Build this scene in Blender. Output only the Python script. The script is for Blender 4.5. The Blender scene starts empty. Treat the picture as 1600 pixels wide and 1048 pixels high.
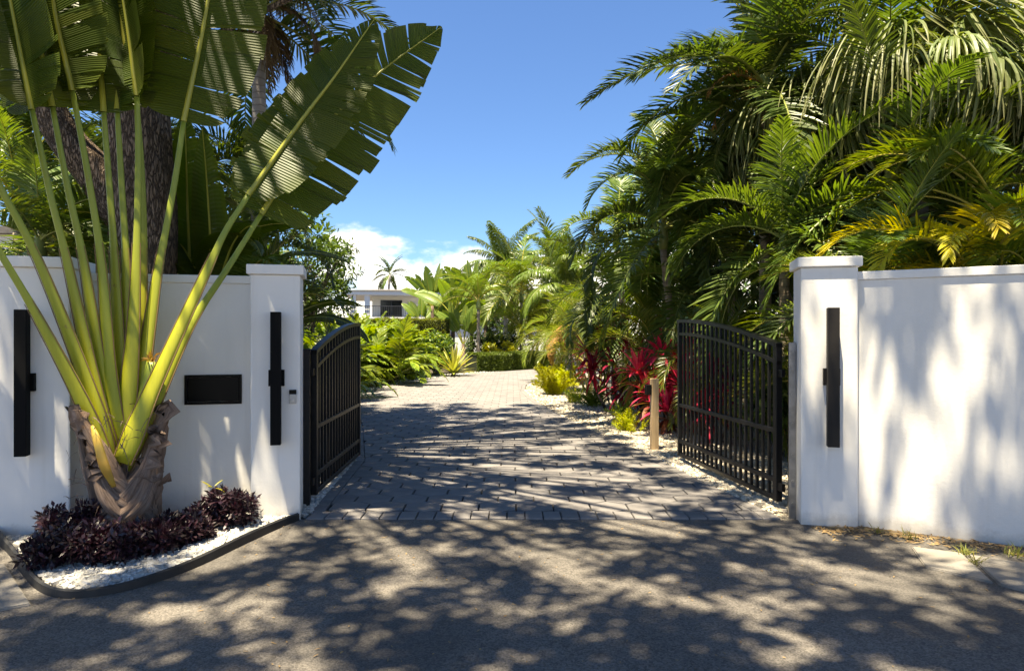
import bpy, bmesh, math, random
import numpy as np
from mathutils import Vector, Matrix

scene = bpy.context.scene
C = scene.collection
R = math.radians
PI = math.pi

# ------------------------------------------------------------------ camera
cam_d = bpy.data.cameras.new('camera')
cam = bpy.data.objects.new('camera', cam_d); C.objects.link(cam)
cam.location = (0, 0, 1.6)
cam.rotation_euler = (R(90), 0, 0)
cam_d.sensor_width = 36; cam_d.lens = 24
cam_d.clip_start = 0.05; cam_d.clip_end = 2000
scene.camera = cam

# ------------------------------------------------------------------ world
SUN_D = Vector((0.17, 0.23, -1.0)).normalized()       # the way the light travels
world = bpy.data.worlds.new('World'); scene.world = world
world.use_nodes = True
wn = world.node_tree.nodes; wl = world.node_tree.links
wn.clear()
w_out = wn.new('ShaderNodeOutputWorld')
w_bg = wn.new('ShaderNodeBackground'); w_bg.inputs['Strength'].default_value = 0.067
sky = wn.new('ShaderNodeTexSky'); sky.sky_type = 'NISHITA'; sky.sun_disc = False
sky.sun_elevation = math.asin(-SUN_D.z)
sky.sun_rotation = math.atan2(-SUN_D.x, -SUN_D.y)
sky.air_density = 1.0; sky.dust_density = 0.3; sky.ozone_density = 2.5
tc = wn.new('ShaderNodeTexCoord')
sep = wn.new('ShaderNodeSeparateXYZ'); wl.new(tc.outputs['Generated'], sep.inputs[0])
mp = wn.new('ShaderNodeMapping'); mp.inputs['Location'].default_value = (3.35, 0.0, 0.12); mp.inputs['Scale'].default_value = (1, 1, 2.0)
wl.new(tc.outputs['Generated'], mp.inputs[0])
cn = wn.new('ShaderNodeTexNoise'); cn.inputs['Scale'].default_value = 4.6; cn.inputs['Detail'].default_value = 9; cn.inputs['Roughness'].default_value = 0.56
wl.new(mp.outputs[0], cn.inputs['Vector'])
band = wn.new('ShaderNodeMapRange'); band.interpolation_type = 'SMOOTHSTEP'      # cumulus sit low, all round
band.inputs['From Min'].default_value = 0.02; band.inputs['From Max'].default_value = 0.27
band.inputs['To Min'].default_value = 0.17; band.inputs['To Max'].default_value = -0.22
wl.new(sep.outputs['Z'], band.inputs['Value'])
addn = wn.new('ShaderNodeMath'); addn.operation = 'ADD'
wl.new(cn.outputs['Fac'], addn.inputs[0]); wl.new(band.outputs[0], addn.inputs[1])
cr = wn.new('ShaderNodeMapRange'); cr.interpolation_type = 'SMOOTHSTEP'
cr.inputs['From Min'].default_value = 0.535; cr.inputs['From Max'].default_value = 0.67
wl.new(addn.outputs[0], cr.inputs['Value'])
mixc = wn.new('ShaderNodeMix'); mixc.data_type = 'RGBA'
mixc.inputs[7].default_value = (9.0, 9.6, 11.0, 1)
wl.new(cr.outputs[0], mixc.inputs[0])
tint = wn.new('ShaderNodeMix'); tint.data_type = 'RGBA'; tint.blend_type = 'MULTIPLY'; tint.inputs[0].default_value = 1.0
tint.inputs[7].default_value = (0.47, 0.77, 1.28, 1)
wl.new(sky.outputs[0], tint.inputs[6])
wl.new(tint.outputs[2], mixc.inputs[6])
wl.new(mixc.outputs[2], w_bg.inputs['Color']); wl.new(w_bg.outputs[0], w_out.inputs[0])

# ------------------------------------------------------------------ sun
sun_d = bpy.data.lights.new('sun', 'SUN'); sun_d.energy = 5.0; sun_d.angle = R(0.6); sun_d.color = (1.0, 0.985, 0.95)
sun = bpy.data.objects.new('sun', sun_d); C.objects.link(sun)
sun.rotation_euler = SUN_D.to_track_quat('-Z', 'Y').to_euler()
sun.location = (-6, -6, 30)

vs = scene.view_settings
vs.view_transform = 'Standard'; vs.look = 'None'; vs.gamma = 1.0; vs.exposure = 1.66
vs.use_white_balance = True; vs.white_balance_temperature = 9200; vs.white_balance_tint = 5
scene.cycles.max_bounces = 8; scene.cycles.diffuse_bounces = 5; scene.cycles.transmission_bounces = 6
scene.cycles.transparent_max_bounces = 8

# ================================================================== helpers
def rs(seed): return np.random.RandomState(seed)
def nrm(a): return a / np.maximum(np.linalg.norm(a, axis=-1, keepdims=True), 1e-9)
F_PX = 1600 * 24 / 36.0
def at(x, y, Y): return np.array([(x - 800) / F_PX * Y, Y, 1.6 - (y - 524) / F_PX * Y])   # a point of the place at distance Y
def gnd(x, y):
    Y = 1.6 * F_PX / (y - 524.0); return np.array([(x - 800) / F_PX * Y, Y])

class Geo:
    """collects quads/tris with two point attributes (v: per piece random, t: along the piece)"""
    def __init__(s): s.V = []; s.P = []; s.M = []; s.v = []; s.t = []; s.n = 0
    def add(s, V, polys, v=0.5, t=0.5, m=0):
        V = np.asarray(V, float); k = len(V)
        s.V.append(V)
        s.v.append(np.broadcast_to(np.asarray(v, float), (k,))); s.t.append(np.broadcast_to(np.asarray(t, float), (k,)))
        if not isinstance(polys, list): polys = [polys]
        for q in polys:
            q = np.asarray(q, int) + s.n; s.P.append(q); s.M.append(np.full(len(q), m, int))
        s.n += k
        return s
    def mesh(s, name, mats, smooth=False):
        me = bpy.data.meshes.new(name)
        V = np.concatenate(s.V)
        me.vertices.add(len(V)); me.vertices.foreach_set('co', V.ravel())
        tot = np.concatenate([np.full(len(q), q.shape[1], int) for q in s.P])
        idx = np.concatenate([q.ravel() for q in s.P])
        me.loops.add(len(idx)); me.loops.foreach_set('vertex_index', idx)
        st = np.concatenate([[0], np.cumsum(tot)[:-1]])
        me.polygons.add(len(tot)); me.polygons.foreach_set('loop_start', st)
        me.polygons.foreach_set('material_index', np.concatenate(s.M))
        me.polygons.foreach_set('use_smooth', np.full(len(tot), smooth, bool))
        for nm, arr in (('v', s.v), ('t', s.t)):
            a = me.attributes.new(nm, 'FLOAT', 'POINT'); a.data.foreach_set('value', np.concatenate(arr))
        for m in (mats if isinstance(mats, (list, tuple)) else [mats]): me.materials.append(m)
        me.update(calc_edges=True); me.validate()
        return me
    def obj(s, name, mats, parent=None, smooth=False): return link(name, s.mesh(name, mats, smooth), parent)

def link(name, me, parent=None, loc=None, rot=None, scale=None):
    o = bpy.data.objects.new(name, me); C.objects.link(o)
    if parent: o.parent = parent
    if loc is not None: o.location = tuple(loc)
    if rot is not None: o.rotation_euler = tuple(rot)
    if scale is not None: o.scale = (scale,) * 3 if np.isscalar(scale) else tuple(scale)
    return o
def tag(o, label, cat, group=None):
    o['label'] = label; o['category'] = cat
    if group: o['group'] = group
    return o
def thing(name, label, cat, loc=(0, 0, 0), rz=0, group=None):
    o = bpy.data.objects.new(name, None); C.objects.link(o)
    o.empty_display_size = 0.2; o.location = tuple(loc); o.rotation_euler = (0, 0, rz)
    return tag(o, label, cat, group)
def struct(o): o['kind'] = 'structure'; return o
def stuff(o): o['kind'] = 'stuff'; return o

def strips(g, base, d, up, L, W, droop=0.0, segs=3, prof=None, fold=0.0, v=None, m=0, twist=None):
    """many blade-like leaves at once"""
    n = len(base)
    f = lambda a: np.broadcast_to(np.asarray(a, float), (n,))
    L, W, droop = f(L), f(W), f(droop)
    if v is None: v = np.full(n, .5)
    if prof is None: prof = lambda s: (0.35 + 1.9 * s) * (1 - s) ** 0.75 * 0.95 + 0.03
    P = np.array(base, float); D = nrm(np.array(d, float)); up = np.array(up, float)
    rows = []; tt = []
    for k in range(segs + 1):
        s = k / segs
        side = nrm(np.cross(D, up)); nn = np.cross(side, D)
        w = (W * prof(s) * 0.5)[:, None]
        if fold: rows += [P + side * w + nn * w * fold, P, P - side * w + nn * w * fold]; tt += [s] * 3
        else: rows += [P + side * w, P - side * w]; tt += [s] * 2
        P = P + D * (L / segs)[:, None]
        D = nrm(D + np.array([0, 0, -1.0]) * (droop / segs)[:, None])
    c = 3 if fold else 2
    V = np.stack(rows, 1).reshape(-1, 3); m_ = len(rows)
    q = []
    for k in range(segs):
        for j in range(c - 1):
            a = k * c + j; q.append([a, a + 1, a + c + 1, a + c])
    q = np.array(q); Q = (np.arange(n)[:, None, None] * m_ + q[None]).reshape(-1, 4)
    g.add(V, Q, np.repeat(v, m_), np.tile(tt, n), m)

def frames(pts):
    pts = np.asarray(pts, float); T = nrm(np.gradient(pts, axis=0))
    ref = np.array([0, 1.0, 0]) if abs(T[0][1]) < .9 else np.array([1.0, 0, 0])
    A = nrm(np.cross(T, ref)); B = np.cross(T, A)
    return T, A, B
def tube(g, pts, rad, sides=8, v=0.5, m=0, cap=True, flat=1.0, fn=None):
    pts = np.asarray(pts, float); n = len(pts)
    rad = np.broadcast_to(np.asarray(rad, float), (n,))
    T, A, B = frames(pts)
    th = np.linspace(0, 2 * PI, sides, endpoint=False)
    r = rad[:, None] * np.ones(sides)
    if fn is not None: r = r * fn(np.linspace(0, 1, n)[:, None], th[None, :])
    V = pts[:, None] + A[:, None] * (np.cos(th) * r)[..., None] + B[:, None] * (np.sin(th) * r * flat)[..., None]
    V = V.reshape(-1, 3)
    i, j = np.meshgrid(np.arange(n - 1), np.arange(sides), indexing='ij'); j2 = (j + 1) % sides
    Q = np.stack([i * sides + j, i * sides + j2, (i + 1) * sides + j2, (i + 1) * sides + j], -1).reshape(-1, 4)
    polys = [Q]
    if cap: polys += [np.arange(sides)[None, ::-1], (np.arange(sides) + (n - 1) * sides)[None]]
    g.add(V, polys, v, np.repeat(np.linspace(0, 1, n), sides), m)
def curve(ctrl, n):
    """smooth curve through control points (Catmull-Rom)"""
    c = np.asarray(ctrl, float); c = np.vstack([2 * c[0] - c[1], c, 2 * c[-1] - c[-2]])
    u = np.linspace(0, len(c) - 3 - 1e-6, n); k = u.astype(int); f = (u - k)[:, None]
    p0, p1, p2, p3 = c[k], c[k + 1], c[k + 2], c[k + 3]
    return .5 * (2 * p1 + (p2 - p0) * f + (2 * p0 - 5 * p1 + 4 * p2 - p3) * f ** 2 + (3 * p1 - p0 - 3 * p2 + p3) * f ** 3)
BOXQ = np.array([[0, 3, 2, 1], [4, 5, 6, 7], [0, 1, 5, 4], [1, 2, 6, 5], [2, 3, 7, 6], [3, 0, 4, 7]])
def box(g, x0, x1, y0, y1, z0, z1, m=0, v=.5):
    g.add([[x0, y0, z0], [x1, y0, z0], [x1, y1, z0], [x0, y1, z0], [x0, y0, z1], [x1, y0, z1], [x1, y1, z1], [x0, y1, z1]], BOXQ, v, .5, m)
def bevel_box(name, x0, x1, y0, y1, z0, z1, mat, parent=None, bev=0.012, seg=2):
    bm = bmesh.new(); bmesh.ops.create_cube(bm, size=1)
    for vv in bm.verts:
        vv.co = Vector(((x0 + x1) / 2 + vv.co.x * (x1 - x0), (y0 + y1) / 2 + vv.co.y * (y1 - y0), (z0 + z1) / 2 + vv.co.z * (z1 - z0)))
    if bev: bmesh.ops.bevel(bm, geom=bm.edges[:], offset=bev, segments=seg, affect='EDGES', profile=.5)
    me = bpy.data.meshes.new(name); bm.to_mesh(me); bm.free(); me.materials.append(mat)
    return link(name, me, parent)

# ================================================================== materials
def mat(name):
    m = bpy.data.materials.new(name); m.use_nodes = True
    nt = m.node_tree; nt.nodes.clear()
    return m, nt.nodes, nt.links
def node(N, t, **kw):
    n = N.new('ShaderNode' + t)
    for k, val in kw.items():
        if k in n.inputs: n.inputs[k].default_value = val
        else: setattr(n, k, val)
    return n
def rgb(c): return (c[0], c[1], c[2], 1)
def mixrgb(N, L_, fac, a, b, blend='MIX'):
    n = N.new('ShaderNodeMix'); n.data_type = 'RGBA'; n.blend_type = blend
    for sock, val in ((n.inputs[0], fac), (n.inputs[6], a), (n.inputs[7], b)):
        if hasattr(val, 'is_linked') or hasattr(val, 'links'): L_.new(val, sock)
        elif np.isscalar(val): sock.default_value = val
        else: sock.default_value = rgb(val)
    return n.outputs[2]
def maprange(N, L_, val, a, b, c=0, d=1):
    n = N.new('ShaderNodeMapRange'); n.inputs[1].default_value = a; n.inputs[2].default_value = b; n.inputs[3].default_value = c; n.inputs[4].default_value = d
    L_.new(val, n.inputs[0]); return n.outputs[0]

def leaf_mat(name, a, b, tip=None, tip_at=.86, rough=.42, trans=.32, spec=.5, vein=False, tcol=None, rv=.35):
    m, N, L_ = mat(name)
    av = node(N, 'Attribute', attribute_name='v'); at_ = node(N, 'Attribute', attribute_name='t')
    oi = node(N, 'ObjectInfo')
    col = mixrgb(N, L_, av.outputs['Fac'], a, b)
    hue = node(N, 'HueSaturation'); L_.new(col, hue.inputs['Color'])
    L_.new(maprange(N, L_, oi.outputs['Random'], 0, 1, 1 - rv, 1 + rv), hue.inputs['Value'])
    L_.new(maprange(N, L_, oi.outputs['Random'], 0, 1, .488, .508), hue.inputs['Hue'])
    col = hue.outputs[0]
    if tip is not None:
        col = mixrgb(N, L_, maprange(N, L_, at_.outputs['Fac'], tip_at, 1.0), col, tip)
    if vein:
        cbv = node(N, 'CombineXYZ'); L_.new(at_.outputs['Fac'], cbv.inputs[0]); nv = node(N, 'TexNoise', Scale=1.1, Detail=5); L_.new(cbv.outputs[0], nv.inputs['Vector'])
        col = mixrgb(N, L_, maprange(N, L_, nv.outputs['Fac'], .3, .7, .0, .55), col, (a[0] * 2.1, a[1] * 1.75, a[2] * 1.8))
        tco = node(N, 'TexCoord'); nb_ = node(N, 'TexNoise', Scale=3.5, Detail=8, Roughness=.7); L_.new(tco.outputs['Object'], nb_.inputs['Vector'])
        col = mixrgb(N, L_, maprange(N, L_, nb_.outputs['Fac'], .66, .74, 0, .8), col, (.17, .12, .04))
    pr = node(N, 'BsdfPrincipled', Roughness=rough); pr.inputs['Specular IOR Level'].default_value = spec
    L_.new(col, pr.inputs['Base Color'])
    tr = node(N, 'BsdfTranslucent')
    L_.new(mixrgb(N, L_, 1.0, col, tcol or (1.5, 1.45, .45), 'MULTIPLY'), tr.inputs['Color'])
    if vein:
        wv = node(N, 'Math', operation='MULTIPLY'); L_.new(at_.outputs['Fac'], wv.inputs[0]); wv.inputs[1].default_value = 1.0
        fr = node(N, 'Math', operation='PINGPONG'); L_.new(wv.outputs[0], fr.inputs[0]); fr.inputs[1].default_value = .5
        bp = node(N, 'Bump', Strength=.7, Distance=.012); L_.new(fr.outputs[0], bp.inputs['Height'])
        L_.new(bp.outputs[0], pr.inputs['Normal']); L_.new(bp.outputs[0], tr.inputs['Normal'])
    mx = node(N, 'MixShader'); mx.inputs[0].default_value = trans
    L_.new(pr.outputs[0], mx.inputs[1]); L_.new(tr.outputs[0], mx.inputs[2])
    o = node(N, 'OutputMaterial'); L_.new(mx.outputs[0], o.inputs[0])
    return m

def simple_mat(name, a, b=None, scale=6., rough=.7, bump=0., bscale=60., metal=0., spec=.5, stretch=None, detail=6, vmix=False, dist=.01, obj_var=0.):
    """two-tone noise material with optional relief"""
    m, N, L_ = mat(name)
    tcn = node(N, 'TexCoord'); src = tcn.outputs['Object']
    if stretch:
        mpn = node(N, 'Mapping'); mpn.inputs['Scale'].default_value = stretch; L_.new(src, mpn.inputs[0]); src = mpn.outputs[0]
    pr = node(N, 'BsdfPrincipled', Roughness=rough, Metallic=metal); pr.inputs['Specular IOR Level'].default_value = spec
    if b is None: b = a
    nz = node(N, 'TexNoise', Scale=scale, Detail=detail); L_.new(src, nz.inputs['Vector'])
    fac = maprange(N, L_, nz.outputs['Fac'], .32, .68)
    if vmix:
        av = node(N, 'Attribute', attribute_name='v'); fac2 = node(N, 'Math', operation='ADD'); L_.new(fac, fac2.inputs[0]); L_.new(av.outputs['Fac'], fac2.inputs[1])
        fac = maprange(N, L_, fac2.outputs[0], .3, 1.7)
    col = mixrgb(N, L_, fac, a, b)
    if obj_var:
        oi = node(N, 'ObjectInfo'); hs = node(N, 'HueSaturation'); L_.new(col, hs.inputs['Color'])
        L_.new(maprange(N, L_, oi.outputs['Random'], 0, 1, 1 - obj_var, 1 + obj_var), hs.inputs['Value']); col = hs.outputs[0]
    L_.new(col, pr.inputs['Base Color'])
    if bump:
        nb = node(N, 'TexNoise', Scale=bscale, Detail=5); L_.new(src, nb.inputs['Vector'])
        bp = node(N, 'Bump', Strength=bump, Distance=dist); L_.new(nb.outputs['Fac'], bp.inputs['Height']); L_.new(bp.outputs[0], pr.inputs['Normal'])
    o = node(N, 'OutputMaterial'); L_.new(pr.outputs[0], o.inputs[0])
    return m

def asphalt_mat():
    m, N, L_ = mat('asphalt'); tcn = node(N, 'TexCoord'); src = tcn.outputs['Object']
    pr = node(N, 'BsdfPrincipled', Roughness=.92); pr.inputs['Specular IOR Level'].default_value = .25
    big = node(N, 'TexNoise', Scale=.9, Detail=7, Roughness=.6); L_.new(src, big.inputs['Vector'])
    col = mixrgb(N, L_, maprange(N, L_, big.outputs['Fac'], .3, .7), (.112, .101, .093), (.172, .155, .141))
    vo = node(N, 'TexVoronoi', Scale=105.); L_.new(src, vo.inputs['Vector'])
    sepc = node(N, 'SeparateColor'); L_.new(vo.outputs['Color'], sepc.inputs[0])
    grain = mixrgb(N, L_, sepc.outputs[0], (.55, .55, .55), (1.4, 1.38, 1.34))
    col = mixrgb(N, L_, .85, col, grain, 'MULTIPLY')
    fine = node(N, 'TexNoise', Scale=9., Detail=8, Roughness=.7); L_.new(src, fine.inputs['Vector'])
    col = mixrgb(N, L_, maprange(N, L_, fine.outputs['Fac'], .58, .75), col, (.06, .05, .04))
    sand = node(N, 'TexNoise', Scale=2.3, Detail=9, Roughness=.72); L_.new(src, sand.inputs['Vector'])
    col = mixrgb(N, L_, maprange(N, L_, sand.outputs['Fac'], .58, .8, 0, .55), col, (.30, .25, .20))
    pt = node(N, 'TexNoise', Scale=.55, Detail=3, Roughness=.45, Distortion=.6); L_.new(src, pt.inputs['Vector'])
    col = mixrgb(N, L_, maprange(N, L_, pt.outputs['Fac'], .52, .56, 0, .35), col, (.06, .057, .055))
    oil = node(N, 'TexVoronoi', Scale=1.7); L_.new(src, oil.inputs['Vector'])
    col = mixrgb(N, L_, maprange(N, L_, oil.outputs['Distance'], .10, .03, 0, .45), col, (.03, .028, .026))
    L_.new(col, pr.inputs['Base Color'])
    ad = node(N, 'Math', operation='MULTIPLY_ADD'); L_.new(vo.outputs['Distance'], ad.inputs[0]); ad.inputs[1].default_value = -1.0; L_.new(fine.outputs['Fac'], ad.inputs[2])
    bp = node(N, 'Bump', Strength=.55, Distance=.006); L_.new(ad.outputs[0], bp.inputs['Height']); L_.new(bp.outputs[0], pr.inputs['Normal'])
    o = node(N, 'OutputMaterial'); L_.new(pr.outputs[0], o.inputs[0]); return m

def stucco_mat(name, c, dirt):
    m, N, L_ = mat(name); tcn = node(N, 'TexCoord'); src = tcn.outputs['Object']
    pr = node(N, 'BsdfPrincipled', Roughness=.85); pr.inputs['Specular IOR Level'].default_value = .3
    n1 = node(N, 'TexNoise', Scale=1.3, Detail=8, Roughness=.65); L_.new(src, n1.inputs['Vector'])
    col = mixrgb(N, L_, maprange(N, L_, n1.outputs['Fac'], .5, .8, 0, .35), c, dirt)
    mpn = node(N, 'Mapping'); mpn.inputs['Scale'].default_value = (9, 9, .55); L_.new(src, mpn.inputs[0])
    n2 = node(N, 'TexNoise', Scale=1.6, Detail=6); L_.new(mpn.outputs[0], n2.inputs['Vector'])
    col = mixrgb(N, L_, maprange(N, L_, n2.outputs['Fac'], .55, .8, 0, .34), col, dirt)
    sp = node(N, 'SeparateXYZ'); L_.new(src, sp.inputs[0])               # mud splashed up from the soil, ragged upper edge
    n3 = node(N, 'TexNoise', Scale=7., Detail=9, Roughness=.75); L_.new(src, n3.inputs['Vector'])
    su = node(N, 'Math', operation='MULTIPLY_ADD'); L_.new(n3.outputs['Fac'], su.inputs[0]); su.inputs[1].default_value = -.28; L_.new(sp.outputs['Z'], su.inputs[2])
    col = mixrgb(N, L_, maprange(N, L_, su.outputs[0], -.02, -.11, 0, .5), col, (.42, .36, .29))
    L_.new(col, pr.inputs['Base Color'])
    nb = node(N, 'TexNoise', Scale=22., Detail=9, Roughness=.72); L_.new(src, nb.inputs['Vector'])
    bp = node(N, 'Bump', Strength=.26, Distance=.009); L_.new(nb.outputs['Fac'], bp.inputs['Height']); L_.new(bp.outputs[0], pr.inputs['Normal'])
    o = node(N, 'OutputMaterial'); L_.new(pr.outputs[0], o.inputs[0]); return m

def bark_mat(name, a, b, sz=(5, 5, 1.2), strength=.9):
    m, N, L_ = mat(name); tcn = node(N, 'TexCoord'); src = tcn.outputs['Object']
    mpn = node(N, 'Mapping'); mpn.inputs['Scale'].default_value = sz; L_.new(src, mpn.inputs[0])
    wob = node(N, 'TexNoise', Scale=1.6, Detail=4); L_.new(mpn.outputs[0], wob.inputs['Vector'])
    mx = mixrgb(N, L_, .55, mpn.outputs[0], wob.outputs['Color'])
    vo = node(N, 'TexVoronoi', Scale=6.5, feature='DISTANCE_TO_EDGE', Randomness=1.0); L_.new(mx, vo.inputs['Vector'])
    nz = node(N, 'TexNoise', Scale=9., Detail=8, Roughness=.7); L_.new(mpn.outputs[0], nz.inputs['Vector'])
    h = node(N, 'Math', operation='MULTIPLY_ADD'); L_.new(nz.outputs['Fac'], h.inputs[0]); h.inputs[1].default_value = .5
    L_.new(maprange(N, L_, vo.outputs['Distance'], 0, .22), h.inputs[2])
    pr = node(N, 'BsdfPrincipled', Roughness=.9); pr.inputs['Specular IOR Level'].default_value = .2
    L_.new(mixrgb(N, L_, maprange(N, L_, h.outputs[0], .25, 1.25), a, b), pr.inputs['Base Color'])
    bp = node(N, 'Bump', Strength=strength, Distance=.04); L_.new(h.outputs[0], bp.inputs['Height']); L_.new(bp.outputs[0], pr.inputs['Normal'])
    o = node(N, 'OutputMaterial'); L_.new(pr.outputs[0], o.inputs[0]); return m

def ring_mat(name, a, b, freq=16.):
    """palm trunk with leaf-scar rings up its length (attribute t)"""
    m, N, L_ = mat(name); tcn = node(N, 'TexCoord')
    sp = node(N, 'SeparateXYZ'); L_.new(tcn.outputs['Object'], sp.inputs[0])
    nz = node(N, 'TexNoise', Scale=7., Detail=6); L_.new(tcn.outputs['Object'], nz.inputs['Vector'])
    mu = node(N, 'Math', operation='MULTIPLY_ADD'); L_.new(sp.outputs['Z'], mu.inputs[0]); mu.inputs[1].default_value = freq; L_.new(nz.outputs['Fac'], mu.inputs[2])
    fr = node(N, 'Math', operation='FRACT'); L_.new(mu.outputs[0], fr.inputs[0])
    ring = maprange(N, L_, fr.outputs[0], 0, .22, 1, 0)
    col = mixrgb(N, L_, maprange(N, L_, nz.outputs['Fac'], .35, .65), a, b)
    col = mixrgb(N, L_, ring, col, (a[0] * .45, a[1] * .42, a[2] * .4))
    pr = node(N, 'BsdfPrincipled', Roughness=.8); L_.new(col, pr.inputs['Base Color'])
    bp = node(N, 'Bump', Strength=.6, Distance=.01, invert=True); L_.new(ring, bp.inputs['Height']); L_.new(bp.outputs[0], pr.inputs['Normal'])
    o = node(N, 'OutputMaterial'); L_.new(pr.outputs[0], o.inputs[0]); return m

def pebble_ground(name, a, b, dark, scale):
    m, N, L_ = mat(name); tcn = node(N, 'TexCoord'); src = tcn.outputs['Object']
    vo = node(N, 'TexVoronoi', Scale=scale); L_.new(src, vo.inputs['Vector'])
    sc_ = node(N, 'SeparateColor'); L_.new(vo.outputs['Color'], sc_.inputs[0])
    ve = node(N, 'TexVoronoi', Scale=scale, feature='DISTANCE_TO_EDGE'); L_.new(src, ve.inputs['Vector'])
    col = mixrgb(N, L_, sc_.outputs[0], a, b)
    col = mixrgb(N, L_, maprange(N, L_, ve.outputs['Distance'], 0, .12, 1, 0), col, dark)
    pr = node(N, 'BsdfPrincipled', Roughness=.8); L_.new(col, pr.inputs['Base Color'])
    bp = node(N, 'Bump', Strength=.9, Distance=.02); L_.new(maprange(N, L_, ve.outputs['Distance'], 0, .3), bp.inputs['Height']); L_.new(bp.outputs[0], pr.inputs['Normal'])
    o = node(N, 'OutputMaterial'); L_.new(pr.outputs[0], o.inputs[0]); return m

M = {}
M['asphalt'] = asphalt_mat()
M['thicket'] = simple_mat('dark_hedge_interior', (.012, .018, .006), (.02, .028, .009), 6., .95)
M['soil'] = simple_mat('soil', (.045, .034, .024), (.09, .07, .045), 3., .95, .8, 25., dist=.03)
M['stucco'] = stucco_mat('white_stucco', (.83, .80, .755), (.66, .62, .56))
M['coping'] = stucco_mat('painted_coping', (.84, .815, .775), (.68, .65, .61))
M['black'] = simple_mat('black_powder_coat', (.005, .005, .0055), (.008, .008, .009), 30., .42, .08, 200., spec=.35)
M['lamp_black'] = simple_mat('black_lamp_housing', (.0022, .0022, .0025), (.003, .003, .003), 10., .7, spec=.15)
M['lamp_bronze'] = simple_mat('dark_bronze_housing', (.016, .0135, .012), (.02, .017, .015), 10., .6, spec=.25)
M['gloss_black'] = simple_mat('glossy_black_box', (.002, .002, .002), None, 10., .35, spec=.12)
M['steel'] = simple_mat('galvanised_steel', (.16, .16, .165), (.30, .30, .31), 8., .32, .1, 60., metal=.75)
M['silver'] = simple_mat('silver_plastic', (.42, .41, .40), None, 10., .35, metal=.3)
M['wood'] = simple_mat('pale_timber', (.62, .44, .25), (.48, .31, .16), 5., .75, .3, 40., stretch=(9, 9, .7))
M['edging'] = simple_mat('black_edging_strip', (.013, .013, .014), (.03, .029, .028), 9., .6, .2, 50.)
M['paver'] = simple_mat('grey_paver', (.150, .138, .136), (.208, .192, .187), 5., .85, .5, 90., obj_var=.10, vmix=True)
M['joint'] = simple_mat('dark_paver_joint', (.022, .02, .018), (.04, .035, .03), 14., .95, .4, 60.)
M['slab'] = simple_mat('worn_concrete_slab', (.17, .15, .13), (.29, .265, .235), 3., .9, .5, 70., obj_var=.1)
M['white_stone'] = simple_mat('white_marble_chips', (.30, .285, .26), (.60, .58, .55), 30., .7, .3, 90., vmix=True)
M['warm_stone'] = simple_mat('cream_marble_chips', (.36, .31, .24), (.66, .59, .49), 30., .7, .3, 90., vmix=True)
M['stone_bed'] = pebble_ground('marble_chip_bed', (.22, .21, .19), (.42, .40, .37), (.06, .05, .04), 30.)
M['warm_bed'] = pebble_ground('cream_chip_bed', (.30, .26, .2), (.55, .48, .39), (.10, .08, .06), 26.)
M['litter'] = simple_mat('dry_leaf_litter', (.20, .12, .055), (.34, .23, .11), 20., .9, vmix=True)
M['bark'] = bark_mat('furrowed_bark', (.085, .058, .042), (.34, .25, .185), (11, 11, 2.1), 1.0)
M['bark_grey'] = bark_mat('grey_bark', (.07, .055, .045), (.22, .19, .16))
M['trunk_pale'] = ring_mat('ringed_palm_trunk', (.34, .28, .21), (.22, .17, .12), 11.)
M['trunk_grey'] = ring_mat('grey_ringed_trunk', (.36, .33, .31), (.26, .23, .22), 9.)
M['crownshaft'] = simple_mat('green_crownshaft', (.17, .22, .05), (.24, .26, .08), 3., .4)
M['fibre'] = simple_mat('dry_leaf_sheath', (.105, .062, .042), (.27, .185, .145), 3.2, .85, .8, 26., stretch=(9, 9, 1.3), dist=.02, vmix=True)
def sheath_mat():
    m, N, L_ = mat('dry_sheath_fibres'); at_ = node(N, 'Attribute', attribute_name='t'); av = node(N, 'Attribute', attribute_name='v')
    cb = node(N, 'CombineXYZ'); L_.new(at_.outputs['Fac'], cb.inputs[0]); L_.new(av.outputs['Fac'], cb.inputs[1])
    n1 = node(N, 'TexNoise', Scale=7., Detail=8, Roughness=.75); L_.new(cb.outputs[0], n1.inputs['Vector'])
    tcn = node(N, 'TexCoord'); n2 = node(N, 'TexNoise', Scale=6., Detail=6); L_.new(tcn.outputs['Object'], n2.inputs['Vector'])
    col = mixrgb(N, L_, maprange(N, L_, n1.outputs['Fac'], .35, .68), (.085, .045, .03), (.44, .31, .235))
    col = mixrgb(N, L_, maprange(N, L_, n2.outputs['Fac'], .5, .75, 0, .7), col, (.24, .13, .075))
    pr = node(N, 'BsdfPrincipled', Roughness=.8); L_.new(col, pr.inputs['Base Color'])
    bp = node(N, 'Bump', Strength=.9, Distance=.02); L_.new(n1.outputs['Fac'], bp.inputs['Height']); L_.new(bp.outputs[0], pr.inputs['Normal'])
    o = node(N, 'OutputMaterial'); L_.new(pr.outputs[0], o.inputs[0]); return m
M['sheath'] = sheath_mat()
M['cane'] = ring_mat('green_cane_stem', (.22, .22, .07), (.30, .27, .11), 9.)
M['rachis'] = simple_mat('green_rachis', (.20, .24, .05), (.28, .28, .07), 6., .45)
M['rachis_y'] = simple_mat('yellow_rachis', (.46, .36, .06), (.36, .32, .06), 6., .45)
M['rachis_b'] = simple_mat('brown_rachis', (.20, .11, .05), (.28, .17, .08), 6., .7)
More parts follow.
